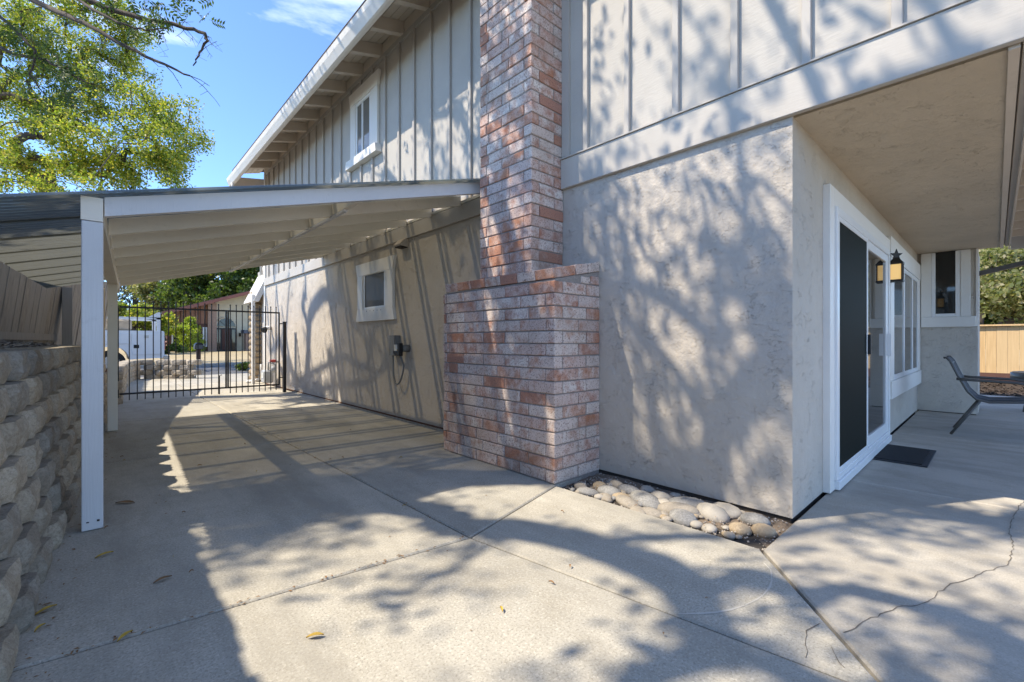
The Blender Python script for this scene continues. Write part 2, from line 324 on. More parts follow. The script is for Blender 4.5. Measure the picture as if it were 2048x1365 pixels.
def inset(poly, d):
    n = len(poly); out = []
    ar = sum(poly[i][0]*poly[(i+1) % n][1]-poly[(i+1) % n][0]*poly[i][1] for i in range(n)); sg = 1 if ar > 0 else -1
    ls = []
    for i in range(n):
        p, q = Vector(poly[i]), Vector(poly[(i+1) % n]); e = (q-p).normalized(); nn = Vector((-e.y, e.x))*sg; ls.append((p+nn*d, e))
    for i in range(n):
        (p, e), (q, g) = ls[i-1], ls[i]; dn = e.x*g.y-e.y*g.x
        if abs(dn) < 1e-6: out.append(tuple(q)); continue
        k = ((q.x-p.x)*g.y-(q.y-p.y)*g.x)/dn; out.append(tuple(p+e*k))
    return out

# ================================================================ THE SETTING
tag(MB().add([(-400,-400,-.09),(400,-400,-.09),(400,600,-.09),(-400,600,-.09)], [(0,1,2,3)]).build('ground', 'ground'), kind='structure')
WX = 3.12       # plane of the long house wall
WY = .845       # plane of the patio-door wall
def slab(parent, poly, mat, z=0.0):
    p0 = inset(poly, .005); p1 = inset(poly, .014); n = len(poly)
    V = [(x, y, -.06) for x, y in p0]+[(x, y, z-.007) for x, y in p0]+[(x, y, z) for x, y in p1]
    F = [(i, (i+1) % n, n+(i+1) % n, n+i) for i in range(n)]+[(n+i, n+(i+1) % n, 2*n+(i+1) % n, 2*n+i) for i in range(n)]+[tuple(range(2*n, 3*n))]
    ar = sum(poly[i][0]*poly[(i+1) % n][1]-poly[(i+1) % n][0]*poly[i][1] for i in range(n))
    if ar < 0: F = [f[::-1] for f in F]
    return MB().add(V, F).build('concrete_slab', mat, parent)
drive = tag(MB().add([(-.9,-4,-.035),(3.3,-4,-.035),(3.3,17.4,-.035),(-.9,17.4,-.035)], [(0,1,2,3)]).build('driveway', 'dark_gap'), kind='structure')
for poly in ([(-.9,2.32),(-.9,-4),(2.45,-4),(1.80,.21),(1.53,2.0)],
             [(1.53,2.0),(1.80,.21),(2.577,.849),(2.555,2.275)],
             [(-.9,2.32),(1.53,2.0),(1.50,5.28),(-.9,5.55)],
             [(1.53,2.0),(2.555,2.275),(3.1,2.29),(3.1,5.1),(1.50,5.28)],
             [(-.9,5.55),(1.50,5.28),(1.48,8.0),(-.9,8.1)], [(1.50,5.28),(3.1,5.1),(3.1,7.95),(1.48,8.0)],
             [(-.9,8.1),(1.48,8.0),(1.47,10.75),(-.9,10.75)], [(1.48,8.0),(3.1,7.95),(3.1,10.75),(1.47,10.75)],
             [(-.2,10.75),(1.47,10.75),(1.47,14),(.1,14)], [(1.47,10.75),(3.1,10.75),(3.6,14),(1.47,14)],
             [(.1,14),(1.6,14),(1.8,17.4),(.4,17.4)], [(1.6,14),(4.6,14),(5.4,17.4),(1.8,17.4)]):
    slab(drive, poly, 'concrete')
patio = tag(MB().add([(1.75,-4.5,-.032),(13.3,-4.5,-.032),(13.3,.83,-.032),(2.6,.83,-.032)], [(0,1,2,3)]).build('patio', 'dark_gap'), kind='structure')
for poly in ([(1.803,.208),(2.452,-4.5),(4.62,-4.5),(4.36,.838),(2.577,.838)], [(4.36,.838),(4.62,-4.5),(7.1,-4.5),(7.06,.838)],
             [(7.06,.838),(7.1,-4.5),(9.7,-4.5),(9.7,.838)], [(9.7,.838),(9.7,-4.5),(13.3,-4.5),(13.3,.838)]):
    slab(patio, poly, 'concrete_patio')
def crack(pts, wd, parent, name='crack', mat='crack_dirt', z=.0022):
    V = []; F = []; P_ = []
    for i in range(len(pts)-1):
        a, b_ = Vector(pts[i]), Vector(pts[i+1]); k = max(1, int((b_-a).length/.03)) if name == 'crack' else 1
        for j in range(k): P_.append(a.lerp(b_, j/k)+Vector((random.uniform(-1, 1), random.uniform(-1, 1)))*(.006 if name == 'crack' and (i or j) else 0))
    P_.append(Vector(pts[-1]))
    for i, p in enumerate(P_):
        d = (P_[min(i+1, len(P_)-1)]-P_[max(i-1, 0)]).normalized(); nn = Vector((-d.y, d.x))*wd*random.uniform(.4, 1.2)/2
        V += [(p.x-nn.x, p.y-nn.y, z), (p.x+nn.x, p.y+nn.y, z)]
    F = [(2*i, 2*i+1, 2*i+3, 2*i+2) for i in range(len(P_)-1)]
    return MB().add(V, F).build(name, mat, parent)
crack([(4.9,-.2),(4.57,-.112),(4.06,-.062),(3.84,-.055),(3.55,-.065),(3.27,-.037),(3.12,.025),(2.93,.098),(2.81,.147),(2.70,.167),(2.53,.206),(2.42,.274),(2.31,.312),(2.16,.36),(2.06,.39)], .0042, patio)
crack([(2.057,.465),(1.97,.486),(1.91,.47),(1.80,.447)], .0038, drive); crack([(1.93,.40),(1.86,.36),(1.84,.345)], .003, drive)
crack([(1.715,.867),(1.78,.81),(1.835,.769),(1.90,.735),(1.974,.708),(2.05,.69),(2.114,.683),(2.2,.685),(2.27,.698),(2.369,.733),(2.42,.781)], .009, drive, 'chalk_arc', 'chalk', .0016)
# river-stone bed between the chimney foot and the house corner
bed = MB(); g = {}
nx, ny = 12, 26
for i in range(nx+1):
    for j in range(ny+1):
        x = 2.575+(WX+.02-2.575)*i/nx; y = .80+(2.30-.80)*j/ny; bed.v.append((x, y, -.045+.025*(i/nx)+random.uniform(-.008, .008)))
bed.f = [(i*(ny+1)+j, (i+1)*(ny+1)+j, (i+1)*(ny+1)+j+1, i*(ny+1)+j+1) for i in range(nx) for j in range(ny)]
bedo = tag(bed.build('stone_bed', 'soil', smooth=True), kind='structure')
def stone_mesh(k):
    bm = bmesh.new(); bmesh.ops.create_icosphere(bm, subdivisions=2, radius=1); rr = random.Random(k)
    a = [Vector((rr.uniform(-1, 1), rr.uniform(-1, 1), rr.uniform(-1, 1))).normalized() for _ in range(5)]; s_ = [rr.uniform(-.16, .14) for _ in a]
    for v in bm.verts:
        n = v.co.normalized(); v.co *= 1+sum(s_[i]*max(0, n.dot(a[i]))**2 for i in range(5))
    me = bpy.data.meshes.new('river_stone'); bm.to_mesh(me); bm.free(); me.polygons.foreach_set('use_smooth', [True]*len(me.polygons)); return me
SM = {(k, mt): None for k in range(6) for mt in 'abcd'}
def stone(x, y, rx, ry, rz, mt, parent=bedo, k=None, rot=None, z=None):
    k = random.randrange(6) if k is None else k
    if SM[(k, mt)] is None: SM[(k, mt)] = stone_mesh(k); SM[(k, mt)].materials.append(M['stone_'+mt])
    o = link('river_stone', SM[(k, mt)], (x, y, -.030+rz*.28 if z is None else z), parent); o.scale = (rx*1.12, ry*1.2, rz*.95); o.rotation_euler = (random.uniform(-.15, .15), random.uniform(-.15, .15), random.uniform(0, 6.28) if rot is None else rot)
big = [(2.66,2.05,.085,.05,.035,'b'),(2.72,2.17,.07,.04,.03,'a'),(2.68,1.72,.10,.055,.04,'a'),(2.82,1.66,.14,.075,.05,'b'),(2.78,1.95,.09,.06,.045,'b'),(2.92,1.86,.09,.05,.04,'b'),
       (2.64,1.52,.08,.045,.035,'a'),(2.80,1.42,.12,.06,.055,'a'),(2.95,1.44,.13,.07,.05,'b'),(2.70,1.34,.085,.06,.05,'b'),(2.90,1.24,.095,.065,.06,'d'),(3.02,1.20,.11,.07,.05,'d'),
       (2.99,1.02,.08,.06,.05,'b'),(2.80,1.03,.062,.045,.04,'c'),(2.86,.92,.06,.05,.05,'c'),(2.97,1.62,.08,.05,.035,'d'),(2.85,1.55,.06,.04,.04,'d'),(2.68,1.16,.045,.035,.03,'d'),(2.66,1.90,.06,.04,.03,'a'),(2.96,2.0,.06,.04,.035,'a'),(2.85,2.08,.055,.04,.03,'c'),(3.04,1.78,.05,.035,.03,'d'),(2.61,1.60,.07,.04,.03,'a'),(2.75,1.82,.06,.045,.035,'c')]
for b_ in big: stone(*b_, rot=random.uniform(1.0, 2.2))
for _ in range(60):
    x, y = random.uniform(2.61, 3.08), random.uniform(1.0, 2.22); r = random.uniform(.018, .036); stone(x, y, r, r*.8, r*.7, random.choice('aabcd'), z=-.028+r*.3)
pb = MB()
for _ in range(700):
    x, y = random.uniform(2.60, 3.10), random.uniform(.84, 2.25); r = random.uniform(.003, .009)
    pb.ball((x, y, -.03+.02*(x-2.575)/.55+r*.3), (r, r*.8, r*.6), 5, 4)
tag(pb.build('pebbles', 'pebble', bedo), kind='stuff')

# street, kerb, lawn across the street
tag(MB().add([(-60,17.5,-.03),(60,17.5,-.03),(60,24.2,-.03),(-60,24.2,-.03)], [(0,1,2,3)]).build('street', 'asphalt'), kind='structure')
tag(MB().box(-60,60,24.2,24.55,-.08,.07).build('kerb', 'kerb'), kind='structure')
lw = MB()
for i in range(41):
    for j in range(13):
        x = -60+3*i; y = 24.55+j*3.5; lw.v.append((x, y, .06+.18*min(1, j/5)+random.uniform(-.03, .03)+(0 if j < 9 else (j-8)*.4)))
lw.f = [(i*13+j, (i+1)*13+j, (i+1)*13+j+1, i*13+j+1) for i in range(40) for j in range(12)]
tag(lw.build('lawn', 'dry_grass', smooth=True), kind='structure')
# mulch bank above the retaining wall
def wall_foot(y): return -.145+.05*(y-3.5)
bk = MB(); ys = [-6+.5*i for i in range(38)]; offs = [-.28,-.6,-1.0,-1.5,-3,-6,-12,-30]; zs = [1.0,1.05,1.10,1.17,1.25,1.4,1.7,2.5]
for y in ys:
    fall = 1.0 if y < 9 else max(.42, 1-(y-9)*.17)
    for o_, z in zip(offs, zs): bk.v.append((wall_foot(y)+o_, y, z*fall+random.uniform(-.012, .012)))
bk.f = [(i*8+j, i*8+j+1, (i+1)*8+j+1, (i+1)*8+j) for i in range(len(ys)-1) for j in range(7)]
bko = tag(bk.build('mulch_bank', 'mulch', smooth=True), kind='structure')
ch = MB()
for _ in range(5200):
    y = random.uniform(1.5, 11.5); o_ = -random.uniform(.30, 1.6); fall = 1.0 if y < 9 else max(.42, 1-(y-9)*.17)
    z = np.interp(-o_, [.28,.6,1.0,1.5,3], [1.0,1.05,1.10,1.17,1.25])*fall; x = wall_foot(y)+o_; a = random.uniform(0, 6.28); l = random.uniform(.012, .035); q = random.uniform(.004, .010)
    dx, dy = math.cos(a)*l, math.sin(a)*l; up = random.uniform(.004, .018)
    ch.add([(x-dx, y-dy, z+.004), (x-dy*.3, y+dx*.3, z+up), (x+dx, y+dy, z+up*1.2), (x+dy*.3, y-dx*.3, z+.006)], [(0,1,2,3)])
tag(ch.build('bark_chips', 'fence_grey', bko), kind='stuff')

# ================================================================ RETAINING WALL of split-face blocks
rw = thing('retaining_wall', (-.2, 3, 0), 'stepped retaining wall of tan split-face concrete blocks along the driveway', 'retaining wall')
CH = .152
def block_mesh(seed, wd):
    rr = random.Random(seed); ny_, nz_ = 9, 5; V = []; F = []
    hw = wd/2-.005; dep = .28; h = CH-.007
    for k in range(nz_):
        for j in range(ny_):
            y = -hw+2*hw*j/(ny_-1); z = h*k/(nz_-1); e = abs(y)/hw
            bow = .0 if e < .5 else -.092*((e-.5)/.5)                      # bevelled cheeks of a three-faced block
            ez = min(k, nz_-1-k); rough = rr.uniform(-.008, .008) if 0 < j < ny_-1 else 0
            V.append((bow+rough-(.014 if ez == 0 else 0), y, z))
    n = len(V)
    for k in range(nz_-1):
        for j in range(ny_-1): F.append((k*ny_+j, k*ny_+j+1, (k+1)*ny_+j+1, (k+1)*ny_+j))
    V += [(-dep, -hw*.8, 0), (-dep, hw*.8, 0), (-dep, hw*.8, h), (-dep, -hw*.8, h)]
    top = [(nz_-1)*ny_+j for j in range(ny_)]; bot = list(range(ny_))
    F += [tuple(top+[n+2, n+3]), tuple(bot[::-1]+[n, n+1]), tuple([k*ny_+ny_-1 for k in range(nz_)][::-1]+[n+2, n+1])[::-1], tuple([k*ny_ for k in range(nz_)]+[n+3, n])[::-1]]
    me = bpy.data.meshes.new('block'); me.from_pydata(V, [], F); me.materials.append(M['block']); return me
BMS = [block_mesh(i, .44) for i in range(8)]
NC = 7
def put_block(parent, x, y, z, ang): 
    o = link('block', random.choice(BMS), (x, y, z), parent); o.rotation_euler = (0, 0, ang+random.uniform(-.02, .02)); o.scale = (1, 1, 1); return o
ang = -math.atan(.05)
for k in range(NC):
    y = .4+(.22 if k % 2 else 0); n_ = 0
    while y < 10.2 and not (y > 9.0 and k >= NC-1-int((y-9)*2.2)):
        put_block(rw, wall_foot(y)-.023*k-.0+random.uniform(-.006, .006), y, k*CH-.01, ang); y += .441
tag(rw)
lowall = thing('garden_wall', (.7, 16, 0), 'low curved block wall beyond the iron gate', 'retaining wall')
path = [(.30,10.3),(.36,12),(.50,14),(.62,15.6),(.80,16.75),(1.25,16.55),(1.75,16.15),(2.05,15.9)]
def along(path, step, off):
    out = []; s_ = off; acc = 0
    for (x0, y0), (x1, y1) in zip(path, path[1:]):
        l = math.hypot(x1-x0, y1-y0)
        while s_ <= acc+l: t_ = (s_-acc)/l; out.append((x0+(x1-x0)*t_, y0+(y1-y0)*t_, math.atan2(y1-y0, x1-x0))); s_ += step
        acc += l
    return out
for k in range(4):
    for x, y, a in along(path, .441, .2+(.22 if k % 2 else 0)): put_block(lowall, x, y, k*CH*.97-.04, a-math.pi/2)
    put_block(lowall, .80, 16.62, k*CH*.97-.04, -.75)

# ================================================================ HOUSE
house = thing('house', (WX, WY, 0), 'two-storey greige stucco and batten house with brick chimney', 'house')
HY1 = 12.65; UY0 = -.09
lower = MB(); lower.box(WX, 9.54, WY, HY1, .012, 2.5)
lower.build('stucco_wall', 'stucco', house)
MB().box(WX+.015, 9.4, WY+.015, HY1-.015, -.06, .013).build('foundation', 'dark_gap', house)
bx('weep_screed', 'rust', house, WX-.006, WX+.01, 3.79, 12.6, .010, .030)
MB().box(WX-.05, WX+.014, 3.79, 10.35, -.05, .009).build('footing', 'concrete_patio', house)
# upper storey, carried out over the patio
up = MB(); up.box(WX+.004, 9.76, UY0+.004, HY1-.004, 2.52, 5.56); up.build('siding_wall', 'siding', house)
bx('soffit', 'stucco_soffit', house, WX+.03, 9.70, UY0+.05, WY+.3, 2.475, 2.53)
bx('soffit_beam', 'eave', house, WX+.012, 9.74, UY0+.012, UY0+.05, 2.462, 2.53)
bx('band_board', 'band', house, WX-.038, WX+.004, UY0-.03, 2.683, 2.478, 2.74, c=.003)
bx('flashing', 'batten', house, WX-.05, WX+.004, UY0-.04, 2.683, 2.742, 2.752)
bx('band_board', 'band', house, WX-.038, WX+.0, 3.39, HY1, 2.50, 2.685, c=.003)
bx('band_board', 'band', house, WX+.006, 9.76, UY0-.035, UY0+.003, 2.49, 2.74, c=.003)
bx('corner_board', 'batten', house, WX-.024, WX+.004, 2.60, 2.683, 2.755, 5.36)
bx('corner_board', 'trim', house, WX-.03, WX+.004, HY1-.06, HY1+.03, 0.03, 5.36)
yb = []; y = .355-.412
while y < HY1-.1:
    if not (2.5 < y < 3.5): yb.append(y)
    y += .4125
bt_near = bpy.data.meshes.new('batten')
for y in yb:
    segs = [(2.754 if y < 3 else 2.687, 5.355)]
    if 6.24 < y < 7.40: segs = [(2.687, 3.935), (5.20, 5.355)]
    for z0, z1 in segs: bx('batten', 'batten', house, WX-.026, WX+.004, y-.024, y+.024, z0, z1, c=.003)
bx('frieze_board', 'batten', house, WX-.020, WX+.004, UY0-.02, HY1, 5.30, 5.37)
# roof with open eave: rafter tails, board soffit, gutter
PIT = .285
def roof_z(x): return 5.545+PIT*(x-WX)
MB().prism([(2.53, roof_z(2.53)+.03), (6.4, roof_z(6.4)+.03), (10.3, roof_z(2.53)+.03), (10.3, roof_z(2.53)+.10), (6.4, roof_z(6.4)+.11), (2.50, roof_z(2.5)+.10)], 'y', UY0-.55, HY1+.62).build('roof', 'roof_shingle', house)
nb = 5
for i in range(nb):
    x0 = 2.54+(.60/nb)*i; x1 = x0+.60/nb-.006
    MB().prism([(x0, roof_z(x0)), (x1, roof_z(x1)), (x1, roof_z(x1)+.022), (x0, roof_z(x0)+.022)], 'y', UY0-.5, HY1+.6).build('soffit_board', 'eave', house)
y = HY1-.08; ry = [5.618+.6515*k for k in range(-9, 12)]
for y in ry:
    if y < UY0-.3 or y > HY1+.1 or 2.6 < y < 3.45: continue
    zb = lambda x: 5.372+PIT*(x-WX); zt = lambda x: roof_z(x)-.002
    pl = [(WX+.01, zb(WX)), (WX+.01, zt(WX)), (2.555, zt(2.555)), (2.555, zt(2.555)-.05), (2.65, zb(2.65))]
    MB().prism(pl, 'y', y-.042, y+.042).build('rafter_tail', 'eave', house)
for y0, y1 in zip(ry, ry[1:]):
    if y0 > UY0-.2 and y1 < HY1+.2 and not (2.3 < y0 < 3.4): bx('frieze_block', 'eave', house, WX-.012, WX+.02, y0+.044, y1-.044, 5.372, 5.535)
MB().prism([(2.545, 5.21), (2.545, 5.40), (2.525, 5.40), (2.525, 5.21)], 'y', UY0-.55, HY1+.62).build('fascia', 'eave', house)
MB().prism([(2.523, 5.10), (2.523, 5.24), (2.40, 5.25), (2.385, 5.235), (2.40, 5.16), (2.445, 5.055), (2.47, 5.045), (2.51, 5.045)][::-1], 'y', UY0-.6, HY1+.66).build('gutter', 'trim', house)
MB().prism([(2.47, 5.03), (WX+.5, 5.21), (WX+.5, 5.48), (2.45, 5.30)], 'y', HY1+.62, HY1+.66).build('barge_board', 'eave', house)
MB().tube([(2.46, HY1+.35, 5.06), (2.46, HY1+.35, 4.96), (2.60, HY1+.33, 4.86), (3.0, HY1+.2, 4.60), (3.06, HY1+.15, 4.50), (3.06, HY1+.15, 2.8)], .035, 8).build('downspout', 'trim', house, True)

# chimney: shouldered base and stack, brick by brick
chim = MB(); BX0, BY0, BY1 = 2.55, 2.28, 3.78; SX0, SY0, SY1 = 2.707, 2.685, 3.386; J = .009; BL, BH, BW, CR = .282, .088, .092, .0975
chim.prism([(BX0+J, -.05), (WX, -.05), (WX, 1.688), (BX0+J, 1.577)], 'y', BY0+J, BY1-J)
chim.box(SX0+J, WX, SY0+J, SY1-J, 1.5, 7.3)
cho = chim.build('chimney', 'mortar', house)
tag(cho, label='whitewashed red brick chimney with stepped shoulder')
def brick(x0, x1, y0, y1, z0, z1, rot=None, piv=None):
    mb = MB().cbox(x0, x1, y0, y1, z0, z1, c=.0045, jit=.0032); 
    if rot: mb.v = [(piv[0]+(v[0]-piv[0])*math.cos(rot)-(v[2]-piv[1])*math.sin(rot), v[1], piv[1]+(v[0]-piv[0])*math.sin(rot)+(v[2]-piv[1])*math.cos(rot)) for v in mb.v]
    dx = random.uniform(-.002, .0025); mb.v = [(v[0]+dx, v[1], v[2]) for v in mb.v]
    return mb.build('brick', 'brick', cho)
def run(a, b_, start, mk):
    """bricks end to end from a to b, the first of length start"""
    p = a; l = start
    while p < b_-.03:
        q = min(p+l, b_)
        if b_-q < .05: q = b_
        mk(p, q); p = q+J; l = BL
def courses(x0, y0, y1, xw, z_of, n, k0=0):
    for k in range(n):
        z0 = z_of(k); z1 = z0+BH
        if (k+k0) % 2 == 0:       # the side stretchers own both corners
            brick(x0, x0+BL, y0, y0+BW, z0, z1); brick(x0, x0+BL, y1-BW, y1, z0, z1)
            run(x0+BL+J, xw, BL, lambda a, b_: brick(a, b_, y0, y0+BW, z0, z1))
            run(y0+BW+J, y1-BW-J, BL, lambda a, b_: brick(x0, x0+BW, a, b_, z0, z1))
        else:
            run(y0, y1, BL, lambda a, b_: brick(x0, x0+BW, a, b_, z0, z1))
            run(x0+BW+J, xw, BL, lambda a, b_: brick(a, b_, y0, y0+BW, z0, z1))
courses(BX0, BY0, BY1, WX-.004, lambda k: .012+k*CR, 16)
# sloping cap course
sl_ = math.atan(.11/.57); y = BY0; 
while y < BY1-.05:
    q = min(y+.208, BY1); brick(BX0-.004, BX0+.26, y+.002, q-.006, 1.582, 1.66, rot=sl_, piv=(BX0, 1.582)); y = q
for x0, x1 in ((.27, .42), (.43, .585)): brick(BX0+x0, BX0+x1, BY0+.0, BY0+.2, 1.582, 1.66, rot=sl_, piv=(BX0, 1.582))
brick(BX0+.32, BX0+.44, BY0, BY0+BW, 1.572, 1.626); brick(BX0+.45, BX0+.564, BY0, BY0+BW, 1.572, 1.640)
courses(SX0, SY0, SY1, WX-.004, lambda k: 1.70+k*CR, 26)
rest = MB(); 
for k in range(26, 57):
    z0 = 1.70+k*CR; h_ = .14 if k % 2 else 0
    for a in np.arange(SY0-h_, SY1-.02, BL+J):
        rest.box(SX0, SX0+BW, max(a, SY0), min(a+BL, SY1), z0, z0+BH)
    rest.box(SX0+BW+J, WX-.004, SY0, SY0+BW, z0, z0+BH)
tag(rest.build('bricks', 'brick', cho), kind='stuff')

# windows of the long wall: boards with flared ends
def flare_window(name, y0, y1, z0, z1, gy0, gy1, gz0, gz1, glass, label, head=.19, sill_box=False):
    f = MB().box(WX-.012, WX+.012, gy0-.06, gy1+.06, gz0-.06, gz1+.06).build(name, 'vinyl', house); tag(f, label=label)
    t_ = .045; ji = .05
    MB().prism([(y0, z1), (y0, z1-.03), (y0+ji, z1-head), (y1-ji, z1-head), (y1, z1-.03), (y1, z1)], 'x', WX-t_, WX-.0005).build('head_board', 'trim', f)
    if sill_box: MB().prism([(y0-.02, z0), (y0+.01, z0+.13), (y1-.01, z0+.13), (y1+.02, z0)], 'x', WX-.10, WX-.0005).build('sill', 'trim', f); sb = z0+.13
    else: MB().prism([(y0, z0), (y0+ji, z0+head), (y1-ji, z0+head), (y1, z0)], 'x', WX-t_, WX-.0005).build('sill_board', 'trim', f); sb = z0+head
    for a, b_ in ((y0+ji, gy0-.05), (gy1+.05, y1-ji)): bx('jamb_board', 'trim', f, WX-t_+.003, WX-.001, a, b_, sb+.001, z1-head-.001, c=.002)
    for (a, b_, c_, d_) in ((gy0-.05, gy0, gz0-.05, gz1+.05), (gy1, gy1+.05, gz0-.05, gz1+.05), (gy0, gy1, gz1, gz1+.05), (gy0, gy1, gz0-.05, gz0)):
        bx('sash', 'vinyl', f, WX-.030, WX-.012, a, b_, c_, d_, c=.002)
    bx('pane', glass, f, WX-.020, WX-.0125, gy0, gy1, gz0, gz1)
    return f
f = flare_window('window', 5.80, 7.08, 1.41, 2.325, 6.13, 6.79, 1.63, 2.13, 'glass_frost', 'small ground floor window with flared white boards')
for i in range(5): MB().tube([(WX-.046, 6.2+.12*i, 1.565), (WX-.04, 6.2+.12*i, 1.565)], .008, 8).build('weep_hole', 'dark_gap', f)
f = flare_window('window', 6.28, 7.36, 3.94, 5.19, 6.62, 7.07, 4.12, 4.92, 'glass_curtain', 'upper floor sliding window with flared white boards', sill_box=True, head=.22)
bx('mullion', 'vinyl', f, WX-.033, WX-.019, 6.85, 6.89, 4.121, 4.919)

# patio door
dr = MB().box(3.90, 6.42, WY-.02, WY+.004, .05, 2.16).build('sliding_door', 'vinyl', house); tag(dr, label='white sliding patio door with dark insect screen')
def by(name, mat, par, x0, x1, y0, y1, z0, z1, c=.003): return bx(name, mat, par, x0, x1, y0, y1, z0, z1, c=c)
by('casing', 'trim', dr, 3.83, 3.955, WY-.045, WY+.002, .01, 2.225); by('casing', 'trim', dr, 6.36, 6.49, WY-.045, WY+.002, .01, 2.225)
by('casing', 'trim', dr, 3.957, 6.358, WY-.045, WY+.002, 2.09, 2.225); by('threshold', 'vinyl', dr, 3.957, 6.358, WY-.075, WY-.02, .012, .075)
for a, b_, c_, d_ in ((3.957, 4.0, .077, 2.088), (6.315, 6.356, .077, 2.088), (4.002, 6.313, 2.03, 2.088), (4.002, 6.313, .077, .12)): by('frame_rail', 'vinyl', dr, a, b_, WY-.062, WY-.02, c_, d_)
by('pane', 'glass', dr, 5.20, 6.20, WY-.034, WY-.027, .22, 1.95, None)
for a, b_, c_, d_ in ((5.12, 5.20, .122, 2.028), (6.20, 6.31, .122, 2.028), (5.201, 6.199, 1.95, 2.028), (5.201, 6.199, .122, .22)): by('stile', 'vinyl', dr, a, b_, WY-.048, WY-.021, c_, d_)
scn = by('insect_screen', 'screen', dr, 4.03, 5.08, WY-.055, WY-.05, .16, 1.99, None)
for a, b_, c_, d_ in ((4.003, 4.03, .122, 2.028), (5.08, 5.118, .122, 2.028), (4.031, 5.079, 1.99, 2.028), (4.031, 5.079, .122, .16)): by('screen_frame', 'vinyl', scn, a, b_, WY-.061, WY-.049, c_, d_)
by('handle', 'black_plastic', scn, 5.085, 5.112, WY-.085, WY-.0615, .98, 1.16)
by('handle', 'vinyl', dr, 6.235, 6.27, WY-.085, WY-.049, .94, 1.18); 
# picture window beside it
pw = MB().box(6.75, 9.40, WY-.012, WY+.004, .56, 2.18).build('window', 'vinyl', house); tag(pw, label='wide patio window with white boards beside the sliding door')
by('head_board', 'trim', pw, 6.60, 9.535, WY-.04, WY-.0005, 2.06, 2.295); by('sill_board', 'trim', pw, 6.60, 9.535, WY-.05, WY-.0005, .44, .64)
by('jamb_board', 'trim', pw, 6.61, 6.83, WY-.036, WY-.001, .642, 2.058); by('jamb_board', 'trim', pw, 9.30, 9.53, WY-.036, WY-.001, .642, 2.058)
for a, b_ in ((6.90, 7.72), (7.80, 8.58), (8.66, 9.22)): by('pane', 'glass_curtain' if a < 7 else 'glass', pw, a, b_, WY-.022, WY-.0125, .70, 2.0, None)
for a, b_, c_, d_ in ((6.832, 6.90, .642, 2.058), (7.72, 7.80, .642, 2.058), (8.58, 8.66, .642, 2.058), (9.22, 9.298, .642, 2.058), (6.901, 9.219, 2.0, 2.056), (6.901, 9.219, .643, .70)):
    by('sash', 'vinyl', pw, a, b_, WY-.032+(.001 if b_-a > 1 else 0), WY-.0126, c_, d_)
# wing that closes the patio
wgx = 9.55; MB().box(wgx, 10.7, .18, WY+.05, .012, 2.47).build('stucco_wall', 'stucco', house); MB().box(wgx+.01, 10.6, .20, WY, -.05, .013).build('foundation', 'dark_gap', house)
bx('corner_board', 'trim', house, wgx-.022, wgx+.004, .172, .20, 1.32, 2.469)
ww = MB().box(wgx-.012, wgx+.004, .36, .70, 1.46, 2.469).build('window', 'vinyl', house); tag(ww, label='white framed corner window above the patio chair')
bx('sill_board', 'trim', ww, wgx-.042, wgx-.0005, .20, .80, 1.315, 1.47, c=.003); bx('jamb_board', 'trim', ww, wgx-.038, wgx-.001, .68, .80, 1.472, 2.468, c=.003); bx('jamb_board', 'trim', ww, wgx-.038, wgx-.001, .255, .36, 1.472, 2.468, c=.003)
bx('pane', 'glass', ww, wgx-.020, wgx-.0125, .415, .635, 1.52, 2.468); 
for a, b_ in ((.362, .415), (.635, .678)): bx('sash', 'vinyl', ww, wgx-.030, wgx-.0126, a, b_, 1.472, 2.467, c=.002)
bx('sash', 'vinyl', ww, wgx-.029, wgx-.0127, .416, .634, 1.473, 1.52, c=.002)
# front of the house beyond the gate: porch wall end faced with stone, low roof
porch = MB().box(3.06, 3.30, 13.55, 13.95, -.05, 2.48).build('porch_pier', 'mortar', house)
vr = random.Random(3)
for k in range(15):
    z0 = .02+k*.163; h_ = .15
    wds = [.18, .21] if k % 2 else [.25, .14]; yy = 13.53
    for wd in wds:
        o = link('veneer_stone', stone_mesh(vr.randrange(6)), (3.05, yy+wd/2, z0+h_/2), porch); o.scale = (.045, wd/2, h_/2*.98); o.data.materials.append(M['veneer']); yy += wd+.01
    o = link('veneer_stone', stone_mesh(vr.randrange(6)), (3.17, 13.54, z0+h_/2), porch); o.scale = (.12, .04, h_/2); o.data.materials.append(M['veneer'])
bx('porch_post', 'trim', house, 2.885, 2.955, 12.95, 13.02, 0, 2.30); MB().tube([(2.84, 13.3, .04), (2.95, 13.2, .05), (3.06, 12.9, .12), (3.07, 12.85, .5)], .04, 8).build('drain_pipe', 'trim', house, True)
MB().box(3.24, 4.5, HY1+.035, 13.9, .0, 3.0).build('porch_wall', 'siding', house)
MB().prism([(2.90, 2.12), (3.03, 2.12), (3.62, 3.42), (3.49, 3.42)], 'y', 12.9, 13.96).build('porch_roof', 'trim', house)

